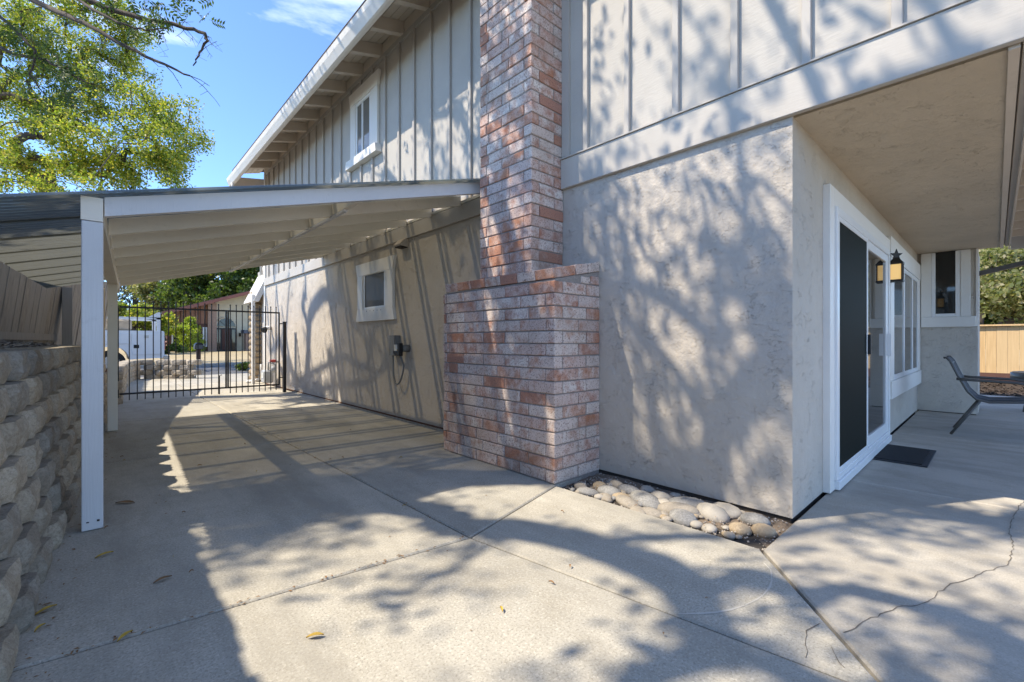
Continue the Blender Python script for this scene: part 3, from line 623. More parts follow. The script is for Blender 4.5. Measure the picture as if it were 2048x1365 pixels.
# ================================================================ CARPORT
cp = thing('carport', (1.2, 3.6, 0), 'white timber lean-to carport with corrugated translucent roof', 'carport')
def rz(x): return 1.94+.2725*x              # top of rafters
BMX = lambda y: -.028+.04*(y-3.6)
for y in (3.60, 7.35):
    x = BMX(y); MB().cbox(x-.047, x+.047, y-.045, y+.045, .004, 1.795, c=.004).build('post', 'white_wood' if y < 5 else 'white_rafter', cp)
    if y < 5: MB().tube([(x-.02, y-.046, .055), (x-.02, y-.048, .05)], .006, 6).build('bolt', 'iron', cp); MB().tube([(x+.025, y-.046, .06), (x+.025, y-.048, .05)], .006, 6).build('bolt', 'iron', cp)
bmb = MB(); a = Vector((BMX(3.552), 3.552, 1.866)); b_ = Vector((BMX(8.62), 8.62, 1.866)); bmb.beam(a, b_, .095, .136); bmb.build('beam', 'white_rafter', cp)
RD = .112; RY = [3.60+.62*k for k in range(9)]
for i, y in enumerate(RY):
    x0 = BMX(y)+.052; x1 = WX-.045 if y > 3.45 else SX0
    if i == 0: x1 = WX-.045
    MB().prism([(x0, rz(x0)-RD), (x1, rz(x1)-RD), (x1, rz(x1)), (x0, rz(x0))], 'y', y-.02-(.015 if i == 0 else 0), y+.02).build('rafter', 'white_wood' if i == 0 else 'white_rafter', cp)
    if i: # joist hanger
        MB().prism([(x0, rz(x0)-RD-.003), (x0+.075, rz(x0+.075)-RD-.003), (x0, rz(x0)-.035)], 'y', y-.024, y-.0205).build('joist_hanger', 'white_rafter', cp)
    if i < 8:
        y1 = RY[i+1]; bx('blocking', 'white_rafter', cp, 1.595, 1.635, y+.022, y1-.022, rz(1.615)-RD+.006, rz(1.615)-.012)
MB().beam((1.60, 3.9, rz(1.6)-RD-.012), (1.60, 8.6, rz(1.6)-RD-.012), .035, .019).build('tie_strip', 'white_wood', cp)
bx('ledger', 'white_rafter', cp, WX-.043, WX-.002, 3.79, 8.62, 2.69, 2.72)
# corrugated sheets laid up the slope, lapped one over the next
PW = .076; wv_n = 8
def sheet(y0, y1, lift):
    V = []; F = []; n = int((y1-y0)/PW*wv_n); xs = [-.70, 0, .8, 1.6, 2.4, WX-.075]
    for i in range(n+1):
        y = y0+(y1-y0)*i/n; c_ = .012*math.cos(2*math.pi*(y-3.0)/PW); dx = .035*(y-3.6)+random.uniform(-.004, .004)
        for j, x in enumerate(xs):
            xx = x+dx if j == 0 else x; V.append((xx, y, rz(xx)+.0205+c_+lift))
    m_ = len(xs); F = [(i*m_+j, i*m_+j+1, (i+1)*m_+j+1, (i+1)*m_+j) for i in range(n) for j in range(m_-1)]
    return MB().add(V, F).build('corrugated_sheet', 'sheet', cp, True)
yy = 3.50; k = 0
while yy < 8.6: sheet(yy, min(yy+.684, 8.68), .0035*(k % 2)); yy += .608; k += 1

# ================================================================ FENCE on the bank (weathered, leaning)
fn = thing('board_fence', (-1.35, 5, 1.15), 'weathered grey board fence leaning on the bank behind the retaining wall', 'fence')
def board_run(parent, p0, p1, zb0, zb1, zt0, zt1, lean, mat, wd=.14, name='board'):
    p0, p1 = Vector(p0), Vector(p1); l = (p1-p0).length; d = (p1-p0)/l; n = int(l/(wd+.004)); nrm = Vector((d.y, -d.x))
    for i in range(n):
        t0 = i*(wd+.004); q = (i+.5)/n; zb = zb0+(zb1-zb0)*q; zt = zt0+(zt1-zt0)*q+random.uniform(-.012, .012); sh = random.uniform(-.006, .006)
        a, b_ = p0+d*t0, p0+d*(t0+wd); V = []
        for z, s_ in ((zb, 0), (zt, (zt-zb)*math.tan(lean))):
            for c_, o_ in ((a, sh), (b_, sh), (b_, sh-.018), (a, sh-.018)): V.append((c_.x+nrm.x*(o_+s_), c_.y+nrm.y*(o_+s_), z))
        MB().add(V, [(0,3,2,1),(4,5,6,7),(0,1,5,4),(1,2,6,5),(2,3,7,6),(3,0,4,7)]).build(name, mat, parent)
board_run(fn, (-1.52, -.5), (-1.45, 7.0), 1.18, 1.20, 2.74, 2.70, R(4), 'fence_grey')
board_run(fn, (-1.45, 7.0), (-.50, 10.22), 1.12, 1.0, 2.62, 2.20, R(7), 'fence_grey')
board_run(fn, (-.56, 10.22), (-.02, 13.2), .9, .4, 2.3, 2.35, R(7), 'fence_grey')
MB().beam((-1.44, 7.0, 1.19), (-.50, 10.15, 1.155), .04, .10).build('kick_board', 'fence_grey', fn); MB().beam((-1.26, 6.95, 2.60), (-.80, 8.6, 2.32), .06, .05).build('top_rail', 'fence_cedar', fn)
MB().cbox(-.43, -.31, 10.0, 10.12, .85, 1.95, c=.004).build('fence_post', 'fence_grey', fn); MB().cbox(.04, .075, 10.32, 10.40, .60, 2.0, c=.004).build('fence_post', 'fence_cedar', fn)
bx('post_foot', 'rust', fn, .02, .10, 10.28, 10.38, -.02, .62)

# ================================================================ IRON GATE
gt = thing('driveway_gate', (1.6, 10.4, 0), 'black iron picket double gate across the driveway', 'gate')
GY = 10.4
def leaf(x0, x1, pk, mid):
    lf = MB().box(x0, x1, GY-.014, GY+.014, 1.685, 1.715).build('gate_leaf', 'iron', gt)
    bx('bottom_rail', 'iron', lf, x0, x1, GY-.014, GY+.014, .155, .185)
    for x in mid: bx('stile', 'iron', lf, x-.013, x+.013, GY-.0135, GY+.0135, .186, 1.684)
    for x in pk:
        MB().box(x-.0075, x+.0075, GY-.0075, GY+.0075, .055, 1.80).ball((x, GY, 1.815), (.014, .014, .018), 6, 4).build('picket', 'iron', lf)
    return lf
zx = lambda x: (lambda l: GY*(FW[0]+l*RT[0])/(FW[1]+l*RT[1]))((200+x/4.267-1024)/FPX)
leaf(.262, 1.872, [zx(q) for q in (250,318,386,455,520,586,648,711,773,836,895,953,1012)], [1.858]); leaf(1.878, 2.842, [zx(q) for q in (1112,1163,1214,1264,1313,1361,1410,1457,1503)], [1.893, 2.829])
bx('gate_post', 'iron', gt, 2.905, 2.965, GY-.03, GY+.03, -.02, 1.50); bx('post_cap', 'iron', gt, 2.895, 2.975, GY-.04, GY+.04, 1.50, 1.515)
for z in (.32, 1.47): MB().tube([(2.843, GY, z), (2.90, GY, z)], .012, 8).build('hinge', 'iron', gt)
MB().tube([(zx(1018), GY-.025, .05), (zx(1018), GY-.025, .42), (zx(1018)+.04, GY-.025, .43)], .009, 6).build('drop_bolt', 'iron', gt)
bx('gate_post', 'iron', gt, .215, .255, GY-.02, GY+.02, -.02, 1.72)

# ================================================================ SMALL THINGS ON AND BY THE HOUSE
eb = thing('electrical_box', (WX, 5.7, .75), 'grey electrical box with looped grey cable on the stucco wall', 'electrical box')
bx('box', 'grey_box', eb, WX-.10, WX-.001, 5.685, 5.835, .895, 1.18, c=.004); bx('back_plate', 'stucco', eb, WX-.012, WX-.0005, 5.84, 5.96, .96, 1.16)
hol = MB().tube([(WX-.10, 5.46, 1.0), (WX-.075, 5.46, 1.0), (WX-.001, 5.45, 1.0)], [.045, .05, .05], 12).build('plug_holder', 'grey_box', eb, True)
MB().box(WX-.155, WX-.10, 5.445, 5.50, .90, 1.07).build('plug', 'black_plastic', eb); bx('plug_grip', 'black_plastic', eb, WX-.14, WX-.10, 5.50, 5.65, .925, .965)
bx('warning_label', 'label', eb, WX-.135, WX-.101, 5.52, 5.62, .966, 1.05); bx('label_strip', 'yellow', eb, WX-.1365, WX-.1355, 5.512, 5.545, .93, .99)
cb = [(WX-.06, 5.79, .90)]+[(WX-.055-.03*math.sin(math.pi*q/12), 5.635-.155*math.cos(math.pi*(12-q)/12)*-1 if False else 5.635+.155*math.cos(math.pi*q/12), .90-.40*math.sin(math.pi*q/12)**.8) for q in range(1, 12)]+[(WX-.12, 5.478, .90)]
MB().tube(cb, .0125, 8).build('cable', 'grey_box', eb, True)
vh = thing('vent_hood', (WX, 5.6, 2.44), 'small beige louvred vent hood under the band board', 'vent hood')
MB().prism([(WX-.001, 2.50), (WX-.05, 2.495), (WX-.13, 2.41), (WX-.12, 2.40), (WX-.001, 2.39)][::-1], 'y', 5.46, 5.66).build('hood', 'stucco', vh); bx('opening', 'dark_gap', vh, WX-.115, WX-.01, 5.48, 5.64, 2.384, 2.399)
for i in range(4): MB().prism([(WX-.052, 2.50), (WX-.132, 2.415), (WX-.136, 2.42), (WX-.056, 2.505)], 'y', 5.475+.048*i, 5.50+.048*i).build('louvre', 'eave', vh)
ln = thing('wall_lantern', (6.56, WY, 1.9), 'lit bronze wall lantern with star finial beside the patio door', 'lantern')
lx, ly = 6.555, .755
bx('back_plate', 'bronze', ln, 6.515, 6.585, WY-.022, WY-.001, 1.885, 2.035, c=.003); MB().tube([(lx, WY-.02, 1.985), (lx, WY-.05, 2.0), (lx, ly, 1.99)], .012, 8).build('arm', 'bronze', ln, True)
gl = MB().box(lx-.048, lx+.048, ly-.048, ly+.048, 1.785, 1.955).build('lamp_glass', 'lamp_glass', ln)
cage = MB()
for sx in (-1, 1):
    for sy in (-1, 1): cage.box(lx+sx*.052-.006, lx+sx*.052+.006, ly+sy*.052-.006, ly+sy*.052+.006, 1.77, 1.97)
cage.box(lx-.062, lx+.062, ly-.062, ly+.062, 1.762, 1.7845); cage.box(lx-.062, lx+.062, ly-.062, ly+.062, 1.9555, 1.978); cage.build('cage', 'bronze', ln)
rf = MB(); rf.add([(lx-.058, ly-.058, 1.978), (lx+.058, ly-.058, 1.978), (lx+.058, ly+.058, 1.978), (lx-.058, ly+.058, 1.978), (lx-.022, ly-.022, 2.03), (lx+.022, ly-.022, 2.03), (lx+.022, ly+.022, 2.03), (lx-.022, ly+.022, 2.03)], [(0,3,2,1),(4,5,6,7),(0,1,5,4),(1,2,6,5),(2,3,7,6),(3,0,4,7)]); rf.build('cap', 'bronze', ln)
st = []; 
for i in range(10):
    r = .072 if i % 2 == 0 else .030; a = math.pi/2+math.pi*i/5; st.append((r*math.cos(a), r*math.sin(a)))
sm = MB(); dirv = Vector((RT[0], RT[1], 0)); V = []
for o_ in (-.005, .005): V += [(lx+dirv.x*p+FW[0]*o_, ly+dirv.y*p+FW[1]*o_, 2.06+q) for p, q in st]
sm.add(V, [tuple(range(10)), tuple(range(10, 20))[::-1]]+[(i, 10+i, 10+(i+1) % 10, (i+1) % 10) for i in range(10)]); sm.build('star_finial', 'bronze', ln)
sk = thing('outdoor_socket', (6.53, WY, .2), 'small white outlet cover low on the wall by the door', 'outlet'); bx('cover', 'vinyl', sk, 6.535, 6.60, WY-.03, WY-.001, .14, .25, c=.004)
gm = thing('gas_meter', (2.95, 11.6, 0), 'grey gas meter with red cap beside the gate post', 'gas meter')
MB().cbox(2.80, 3.0, 11.45, 11.75, .12, .42, c=.03).build('meter_body', 'grey_light', gm); MB().tube([(2.9, 11.5, .42), (2.9, 11.5, .60), (3.08, 11.4, .62)], .025, 8).build('pipe', 'grey_light', gm, True)
MB().tube([(3.0, 11.3, .0), (3.0, 11.3, .55), (2.9, 11.3, .60)], .022, 8).build('pipe', 'grey_light', gm, True); bx('cap', 'red_paint', gm, 2.90, 3.02, 11.28, 11.42, .61, .67, c=.01); bx('index_dial', 'label', gm, 2.79, 2.799, 11.52, 11.66, .24, .36)
MB().tube([(2.95, 11.2, .45), (2.88, 11.2, .45)], .07, 14).build('regulator', 'grey_light', gm, True)
sp = thing('flood_light', (3.1, 12.1, 1.5), 'small white and black fixture on the wall behind the gate', 'light fixture')
MB().tube([(3.11, 12.1, 1.42), (3.0, 12.1, 1.42)], .05, 10).build('base', 'trim', sp, True); MB().tube([(3.0, 12.1, 1.42), (2.93, 12.02, 1.36)], [.035, .075], 12).build('lamp_head', 'black_plastic', sp, True)
# door mat
dm = thing('door_mat', (5.7, .62, 0), 'black rubber doormat on the patio in front of the sliding door', 'doormat')
MB().cbox(5.27, 6.12, .40, .82, .002, .012, c=.003).build('border', 'mat_edge', dm); MB().cbox(5.30, 6.08, .44, .795, .0125, .019, c=.002).build('pile', 'mat_black', dm)
# sling chair: back toward the wall, facing out over the patio
pc = thing('patio_chair', (7.75, -.1, 0), 'grey metal sling patio chair standing below the corner window', 'chair')
cx = 7.62
def prof(off): # side profile from back top to seat front (y, z)
    return [(cx+off, .42, .90), (cx+off, .395, .905), (cx+off, .36, .86), (cx+off, .30, .70), (cx+off, .22, .52), (cx+off, .15, .435), (cx+off, .05, .41), (cx+off, -.12, .425), (cx+off, -.28, .44), (cx+off, -.35, .42), (cx+off, -.38, .36)]
for s_ in (-.27, .27):
    MB().tube(prof(s_), .014, 8).build('side_rail', 'grey_metal', pc, True)
    MB().tube([(cx+s_*1.06, .31, .66), (cx+s_*1.1, .2, .655), (cx+s_*1.12, -.15, .645), (cx+s_*1.12, -.27, .62), (cx+s_*1.1, -.33, .54), (cx+s_*1.06, -.345, .42), (cx+s_*1.06, -.37, .2), (cx+s_*1.06, -.40, .01)], .016, 8).build('arm', 'grey_metal', pc, True)
    MB().tube([(cx+s_*1.04, .12, .42), (cx+s_*1.04, .36, .01)], .014, 8).build('leg', 'grey_metal', pc, True)
sg = MB(); pr = prof(0)[1:-1]; V = []; F = []
for p in pr: V += [(cx-.262, p[1], p[2]+.004), (cx+.262, p[1], p[2]+.004), (cx-.262, p[1], p[2]-.004), (cx+.262, p[1], p[2]-.004)]
for i in range(len(pr)-1): a = 4*i; F += [(a, a+4, a+5, a+1), (a+2, a+3, a+7, a+6), (a, a+2, a+6, a+4), (a+1, a+5, a+7, a+3)]
sg.add(V, F); sg.build('sling', 'sling', pc, True)
for p in (pr[1], pr[-2]): MB().tube([(cx-.27, p[1], p[2]-.02), (cx+.27, p[1], p[2]-.02)], .010, 8).build('cross_bar', 'grey_metal', pc, True)
tb = thing('patio_table', (10.75, -.75, 0), 'round wooden patio table with dark metal rim behind the chair', 'table')
tx, ty = 10.75, -.72
MB().tube([(tx, ty, .585), (tx, ty, .61)], .55, 32).build('table_top', 'table_wood', tb); MB().tube([(tx, ty, .50), (tx, ty, .60)], .565, 32).build('rim', 'grey_metal', tb, True)
for i in range(4):
    a = i*math.pi/2+.5; MB().tube([(tx+.4*math.cos(a), ty+.4*math.sin(a), .5), (tx+.48*math.cos(a), ty+.48*math.sin(a), 0)], .02, 8).build('leg', 'grey_metal', tb, True)
# slatted deck over the rest of the patio
dk = thing('patio_cover', (7, -2, 2.5), 'dark timber patio cover with pale joists past the soffit edge', 'patio cover')
bx('decking', 'n_dark_brown', dk, 4.2, 9.9, -1.5, UY0-.06, 2.80, 2.84)
for x in [4.55+.605*k for k in range(0, 9)]: bx('joist', 'eave', dk, x-.02, x+.02, -1.45, UY0-.052, 2.56, 2.799)
bx('ledger', 'eave', dk, 3.2, 9.9, UY0-.05, UY0-.036, 2.462, 2.488); bx('end_beam', 'batten', dk, 9.9, 9.99, -1.5, UY0-.06, 2.46, 2.799)
MB().beam((9.95, -1.45, 2.52), (10.5, .75, 2.06), .05, .07).build('brace', 'grey_metal', dk)
# fence and border past the patio
rfn = thing('cedar_fence', (16.5, -1, 0), 'warm cedar board fence with flat cap beyond the patio', 'fence')
board_run(rfn, (16.5, 3.2), (16.5, -6), .30, .30, 1.46, 1.46, 0, 'fence_cedar', wd=.185)
bx('cap_rail', 'fence_cedar', rfn, 16.42, 16.56, -6, 3.2, 1.475, 1.515); bx('kick_board', 'n_dark_brown', rfn, 16.44, 16.49, -6, 3.2, .0, .30)
tag(MB().add([(13.3,-6,-.02),(16.45,-6,.06),(16.45,4,.06),(13.3,4,-.02)], [(0,1,2,3)]).build('mulch_border', 'mulch'), kind='structure')
mc = MB()
for _ in range(1500):
    x, y = random.uniform(13.4, 16.4), random.uniform(-1.6, 1.2); a = random.uniform(0, 6.28); l = random.uniform(.02, .045); z = -.02+.08*(x-13.3)/3.15; dx, dy = math.cos(a)*l, math.sin(a)*l
    mc.add([(x-dx, y-dy, z+.01), (x-dy*.3, y+dx*.3, z+.03), (x+dx, y+dy, z+.03), (x+dy*.3, y-dx*.3, z+.01)], [(0,1,2,3)])
tag(mc.build('bark_chips', 'mulch'), 'brown bark chips covering the border at the cedar fence', 'bark chips', kind='stuff')

# ================================================================ ACROSS THE STREET
nh = thing('neighbour_house', (8, 45, .2), 'brown and cream single-storey house with arched entry across the street', 'house')
NY = 45; NX = lambda u: NY*(FW[0]+(u-1024)/FPX*RT[0])/(FW[1]+(u-1024)/FPX*RT[1])
x0, xa, xb, xc = NX(333), NX(415), NX(432), 16.0
def nz(x): return 3.28+(x-x0)*.345
MB().prism([(x0, .1), (xa, .1), (xa, nz(xa)), (x0, nz(x0))], 'y', NY, NY+9).build('wall', 'n_brown', nh)
bx('wall_base', 'n_dark_brown', nh, x0+.02, xa-.01, NY-.06, NY-.002, .1, 2.55)
MB().prism([(xb, .1), (xc, .1), (xc, nz(9.6)), (9.6, nz(9.6)), (xb, nz(xb))], 'y', NY+.4, NY+9).build('wall', 'n_cream', nh)
pillar = bx('brick_pillar', 'n_brick', nh, xa, xb, NY-.25, NY+.6, .1, nz(xa)-.02)
for k in range(22): bx('brick', 'n_brick', pillar, xa-.01, xb+.01, NY-.27, NY-.251, .16+k*.19, .16+k*.19+.165)
for i in range(10):
    x = x0+.25+i*.33
    if x < xa-.1: bx('batten', 'n_dark_brown', nh, x-.03, x+.03, NY-.04, NY-.002, 2.56, nz(x)-.02)
MB().prism([(x0-1.2, nz(x0-1.2)-.05), (10.2, nz(10.2)-.05), (10.2, nz(10.2)+.22), (x0-1.2, nz(x0-1.2)+.22)], 'y', NY-1.0, NY-.88).build('fascia', 'n_fascia', nh)
MB().prism([(x0-1.2, nz(x0-1.2)+.1), (10.2, nz(10.2)+.1), (16, nz(10.2)-2.0), (16, nz(10.2)-1.8), (10.2, nz(10.2)+.26), (x0-1.2, nz(x0-1.2)+.26)], 'y', NY-.87, NY+9.5).build('roof', 'roof_shingle', nh)
def nwin(xl, xr, zl, zh):
    f = bx('window', 'vinyl', nh, xl, xr, NY-.12, NY-.061, zl, zh); bx('pane', 'glass', f, xl+.1, xr-.1, NY-.13, NY-.121, zl+.1, zh-.1); return f
nwin(NX(343), NX(372), .62, 2.25); nwin(NX(405), NX(414), .62, 2.25)
dxl, dxr = NX(432)+.05, NX(473)
dd = bx('entry_door', 'iron', nh, dxl, dxr, NY+.25, NY+.398, .2, 2.22); 
for i in range(4):
    q = (dxr-dxl)/4; by('door_panel', 'n_dark_brown' if i in (1, 2) else 'glass', dd, dxl+q*i+.06, dxl+q*(i+1)-.06, NY+.23, NY+.249, .35, 2.1, None)
am = MB(); xm, rr_ = (dxl+dxr)/2, (dxr-dxl)/2*.93
am.prism([(xm+rr_*math.cos(math.pi*i/14), 2.36+rr_*1.05*math.sin(math.pi*i/14)) for i in range(15)], 'y', NY+.30, NY+.398); arc = am.build('arched_window', 'glass', nh)
ar = MB(); ar.tube([(xm+(rr_+.05)*math.cos(math.pi*i/14), NY+.32, 2.36+(rr_+.05)*1.05*math.sin(math.pi*i/14)) for i in range(15)], .06, 6); ar.build('arch_trim', 'n_cream', arc)
for i in range(1, 4): a_ = math.pi*i/4; MB().beam((xm, NY+.29, 2.4), (xm+rr_*math.cos(a_), NY+.29, 2.36+rr_*math.sin(a_)), .03, .03).build('muntin', 'iron', arc)
bx('step', 'kerb', nh, dxl-.5, dxr+1.6, NY-1.2, NY+.24, .08, .19); bx('entry_light', 'bronze', nh, dxr+.25, dxr+.4, NY+.25, NY+.39, 1.5, 1.8)
bx('garage_eave', 'n_blue', nh, NX(480), NX(505), NY-1.5, NY-.3, 1.75, 2.05); bx('planter', 'n_brick', nh, NX(485), NX(506), NY-1.4, NY-.4, .1, 1.75)
# truck
tr = thing('utility_truck', (0, 20.4, 0), 'white utility truck with service body and ladder rack parked beyond the gate', 'truck')
tx0, tx1, ty0, ty1 = -3.3, 1.72, 20.2, 22.1
wa = []; wcx, wr = .30, .46
prf = [(tx0+2.0, .50)]+[(wcx-wr*math.cos(math.pi*i/10), .46+wr*math.sin(math.pi*i/10)) for i in range(11)]+[(tx1-.04, .50), (tx1, .60), (tx1, 1.42), (tx1-.04, 1.46), (tx0+2.0, 1.46)]
MB().prism(prf, 'y', ty0, ty1).build('service_body', 'truck_white', tr)
for a, b_, c_, d_ in ((.84, 1.60, .62, 1.36), (-.22, .80, 1.0, 1.36), (-1.2, -.28, .62, 1.36)): 
    dpl = bx('locker_door', 'truck_white', tr, a, b_, ty0-.02, ty0-.001, c_, d_, c=.008); bx('latch', 'steel', dpl, (a+b_)/2-.06, (a+b_)/2+.06, ty0-.035, ty0-.021, d_-.16, d_-.06)
bx('fuel_cap', 'tyre', tr, .88, 1.02, ty0-.03, ty0-.0205, .85, .97); bx('tail_light', 'red_paint', tr, tx1, tx1+.03, ty0+.06, ty0+.18, .8, 1.1); bx('bumper', 'steel', tr, tx1+.001, tx1+.16, ty0+.1, ty1-.1, .42, .56)
bx('cargo_box', 'tan_tarp', tr, -2.6, .85, ty0+.35, ty1-.35, 1.461, 1.86, c=.06)
bx('cab', 'truck_white', tr, tx0-.4, tx0+1.95, ty0+.04, ty1-.04, .55, 1.95, c=.12)
for wx_ in (wcx, tx0+.3):
    for yy0, yy1 in ((ty0+.02, ty0+.27), (ty1-.27, ty1-.02)):
        whl = MB().tube([(wx_, yy0, .38), (wx_, yy1, .38)], .38, 20).build('wheel', 'tyre', tr); MB().tube([(wx_, yy0-.012, .38), (wx_, yy0-.001, .38)], .22, 16).build('rim', 'steel', whl)
for yy0 in (ty0+.06, ty1-.06):
    MB().beam((-2.9, yy0, 1.90), (1.62, yy0, 1.90), .06, .07).build('rack_rail', 'truck_white', tr)
    for x in (-1.6, .10, 1.56): MB().prism([(x-.05, 1.455), (x+.05, 1.455), (x+.055, 1.9), (x+.09, 2.12), (x-.02, 2.12), (x-.30, 1.93), (x-.06, 1.9)], 'y', yy0-.03, yy0+.03).build('rack_post', 'truck_white', tr)
for x in (-1.6, .10, 1.56): MB().beam((x+.03, ty0+.09, 2.08), (x+.03, ty1-.09, 2.08), .05, .05).build('rack_bar', 'truck_white', tr)
# mailbox
p = at(397, 731, 20.4); mbx = thing('mailbox', (p.x, p.y, .06), 'black post-mounted mailbox on the dry lawn', 'mailbox')
MB().cbox(p.x-.08, p.x+.08, p.y-.08, p.y+.08, -.05, .72, c=.01).build('post', 'n_dark_brown', mbx)
MB().prism([(p.x-.16, .72), (p.x+.16, .72), (p.x+.16, .90)]+[(p.x+.16*math.cos(math.pi*i/8), .90+.13*math.sin(math.pi*i/8)) for i in range(1, 8)]+[(p.x-.16, .90)], 'y', p.y-.26, p.y+.26).build('box', 'iron', mbx)
bx('door', 'grey_metal', mbx, p.x-.13, p.x+.13, p.y-.272, p.y-.261, .74, .92); bx('flag', 'red_paint', mbx, p.x+.162, p.x+.175, p.y-.1, p.y+.1, .9, .97)

# ================================================================ TREES
def leaves_mesh(P, size, asp, seed, droop=.3, fold=True):
    r = np.random.default_rng(seed); n = len(P)
    a = r.normal(size=(n, 3)); a[:, 2] -= droop; a /= np.linalg.norm(a, axis=1)[:, None]
    b_ = r.normal(size=(n, 3)); b_ -= a*np.sum(a*b_, 1)[:, None]; b_ /= np.linalg.norm(b_, axis=1)[:, None]
    c_ = np.cross(a, b_); s_ = size*r.uniform(.65, 1.3, n)[:, None]
    V = np.stack([P-a*s_*.5, P+b_*s_*asp*.5+c_*s_*.08, P+a*s_*.5, P-b_*s_*asp*.5+c_*s_*.08], 1).reshape(-1, 3)
    me = bpy.data.meshes.new('foliage'); me.vertices.add(4*n); me.vertices.foreach_set('co', V.ravel())
    me.loops.add(4*n); me.loops.foreach_set('vertex_index', np.arange(4*n)); me.polygons.add(n); me.polygons.foreach_set('loop_start', np.arange(n)*4); me.polygons.foreach_set('loop_total', np.full(n, 4)); me.update(calc_edges=True); return me
def grow(trunk, att, seed, rmin=.008, power=.45, sub=3, wob=.12):
    """join every crown point to the nearest wood already grown; thickness follows the load carried"""
    r = random.Random(seed); nodes = [Vector(p) for p in trunk]; par = [-1]+list(range(len(trunk)-1)); top = Vector(trunk[-1]); tips = []
    arr = np.array([tuple(n) for n in nodes])
    for p in sorted([Vector(a) for a in att], key=lambda a: (a-top).length):
        d = np.linalg.norm(arr-np.array(p), axis=1); d[:max(1, len(trunk)//2)] += 3.0; i = int(d.argmin()); a = nodes[i]; q = (p-a); l = q.length; prev = i
        for k in range(1, sub+1):
            t_ = k/sub; m_ = a+q*t_+Vector((r.uniform(-1, 1), r.uniform(-1, 1), r.uniform(-.6, 1)))*l*wob*(1-t_)+Vector((0, 0, l*.14*math.sin(math.pi*t_)))
            nodes.append(m_); par.append(prev); prev = len(nodes)-1
        arr = np.vstack([arr, np.array([tuple(n) for n in nodes[-sub:]])]); tips.append(prev)
    load = [0]*len(nodes)
    for t_ in tips:
        i = t_
        while i >= 0: load[i] += 1; i = par[i]
    rad = [rmin*max(1, l)**power for l in load]; mb = MB()
    for i, pi in enumerate(par):
        if pi >= 0: mb.tube([nodes[pi], nodes[i]], [min(rad[pi], rad[i]*1.5), rad[i]], 6 if rad[i] > .03 else 4, False)
    return mb, [nodes[t_] for t_ in tips]
def clumps(cen, rad, n, cr_, per, seed, shell=.5):
    r = np.random.default_rng(seed); out = []
    for _ in range(n):
        v = r.normal(size=3); v /= np.linalg.norm(v); c_ = np.array(cen)+v*np.array(rad)*(shell+(1-shell)*r.random()**.6)
        for _ in range(per): out.append(c_+r.normal(size=3)*cr_*np.array([1, 1, .6]))
    return out
def tree(name, label, cat, base, trunk, att, nleaf, spread, size, asp, leafm, seed, rmin=.008, group=None, hide=False, droop=.3, power=.45):
    if hide: att = [a for a in att if not (lambda q: q[2] > 0 and q[0] > -90 and q[1] > -70)(proj(a))]
    o = thing(name, base, label, cat, group); mb, tips = grow(trunk, att, seed, rmin, power); mb.build('trunk', 'bark', o, True, origin=base)
    r = np.random.default_rng(seed+1); T = np.array([tuple(t_) for t_ in tips]); P = np.repeat(T, nleaf, 0)+np.clip(r.normal(size=(len(T)*nleaf, 3)), -2, 2)*spread*np.array([1, 1, .75])
    if hide: 
        d_ = P[:, 0]*FW[0]+P[:, 1]*FW[1]; u_ = 1024+FPX*(P[:, 0]*RT[0]+P[:, 1]*RT[1])/d_; v_ = 682.5-FPX*(P[:, 2]-CAM_H)/d_; P = P[~((d_ > 0) & (u_ > -30) & (v_ > -20))]
    me = leaves_mesh(P, size, asp, seed+2, droop); me.materials.append(M[leafm]); me.vertices.foreach_get; co = np.empty(len(me.vertices)*3); me.vertices.foreach_get('co', co); co = co.reshape(-1, 3)-np.array(base); me.vertices.foreach_set('co', co.ravel()); me.update()
    link('crown', me, base, o); return o, tips
# broad tree with yellow-green foliage behind the carport
b0 = at(40, 640, 19); base = (b0.x, b0.y, .1)
att = []
for u, v, d, rx, rz_, n in ((60,330,19,2.0,1.2,30),(170,330,18,2.2,1.1,36),(270,310,18.5,2.0,1.2,36),(330,240,19,1.2,1.2,24),(345,320,18.5,1.0,.8,18),(255,215,19.5,1.6,.9,24),(130,230,20,1.6,1.2,22),(40,220,19,1.8,1.4,26),(210,120,20,1.5,1.3,28),(250,70,20.5,.9,1.2,16),(110,110,20,1.8,1.5,28),(20,90,19,1.8,1.5,26),(180,20,20,1.8,1.3,22),(60,0,20,2,1.4,22),(-120,200,19,2.4,3,50),(150,400,18,3,.8,26),(290,390,18.5,1.6,.6,14)):
    c_ = at(u, v, d)
    for _ in range(n): att.append((c_.x+rng.normal()*rx*.5, c_.y+rng.normal()*rx*.6, c_.z+rng.normal()*rz_*.5))
tk = [base, (base[0]+.1, base[1], 2.5), (base[0]+.3, base[1]-.1, 4.5), (base[0]+.6, base[1]-.2, 6.2), (base[0]+.8, base[1]-.3, 7.6)]
tree('camphor_tree', 'large yellow-green leafy tree rising behind the carport roof', 'tree', base, tk, att, 185, .23, .12, .5, 'leaf_camphor', 11, .014)
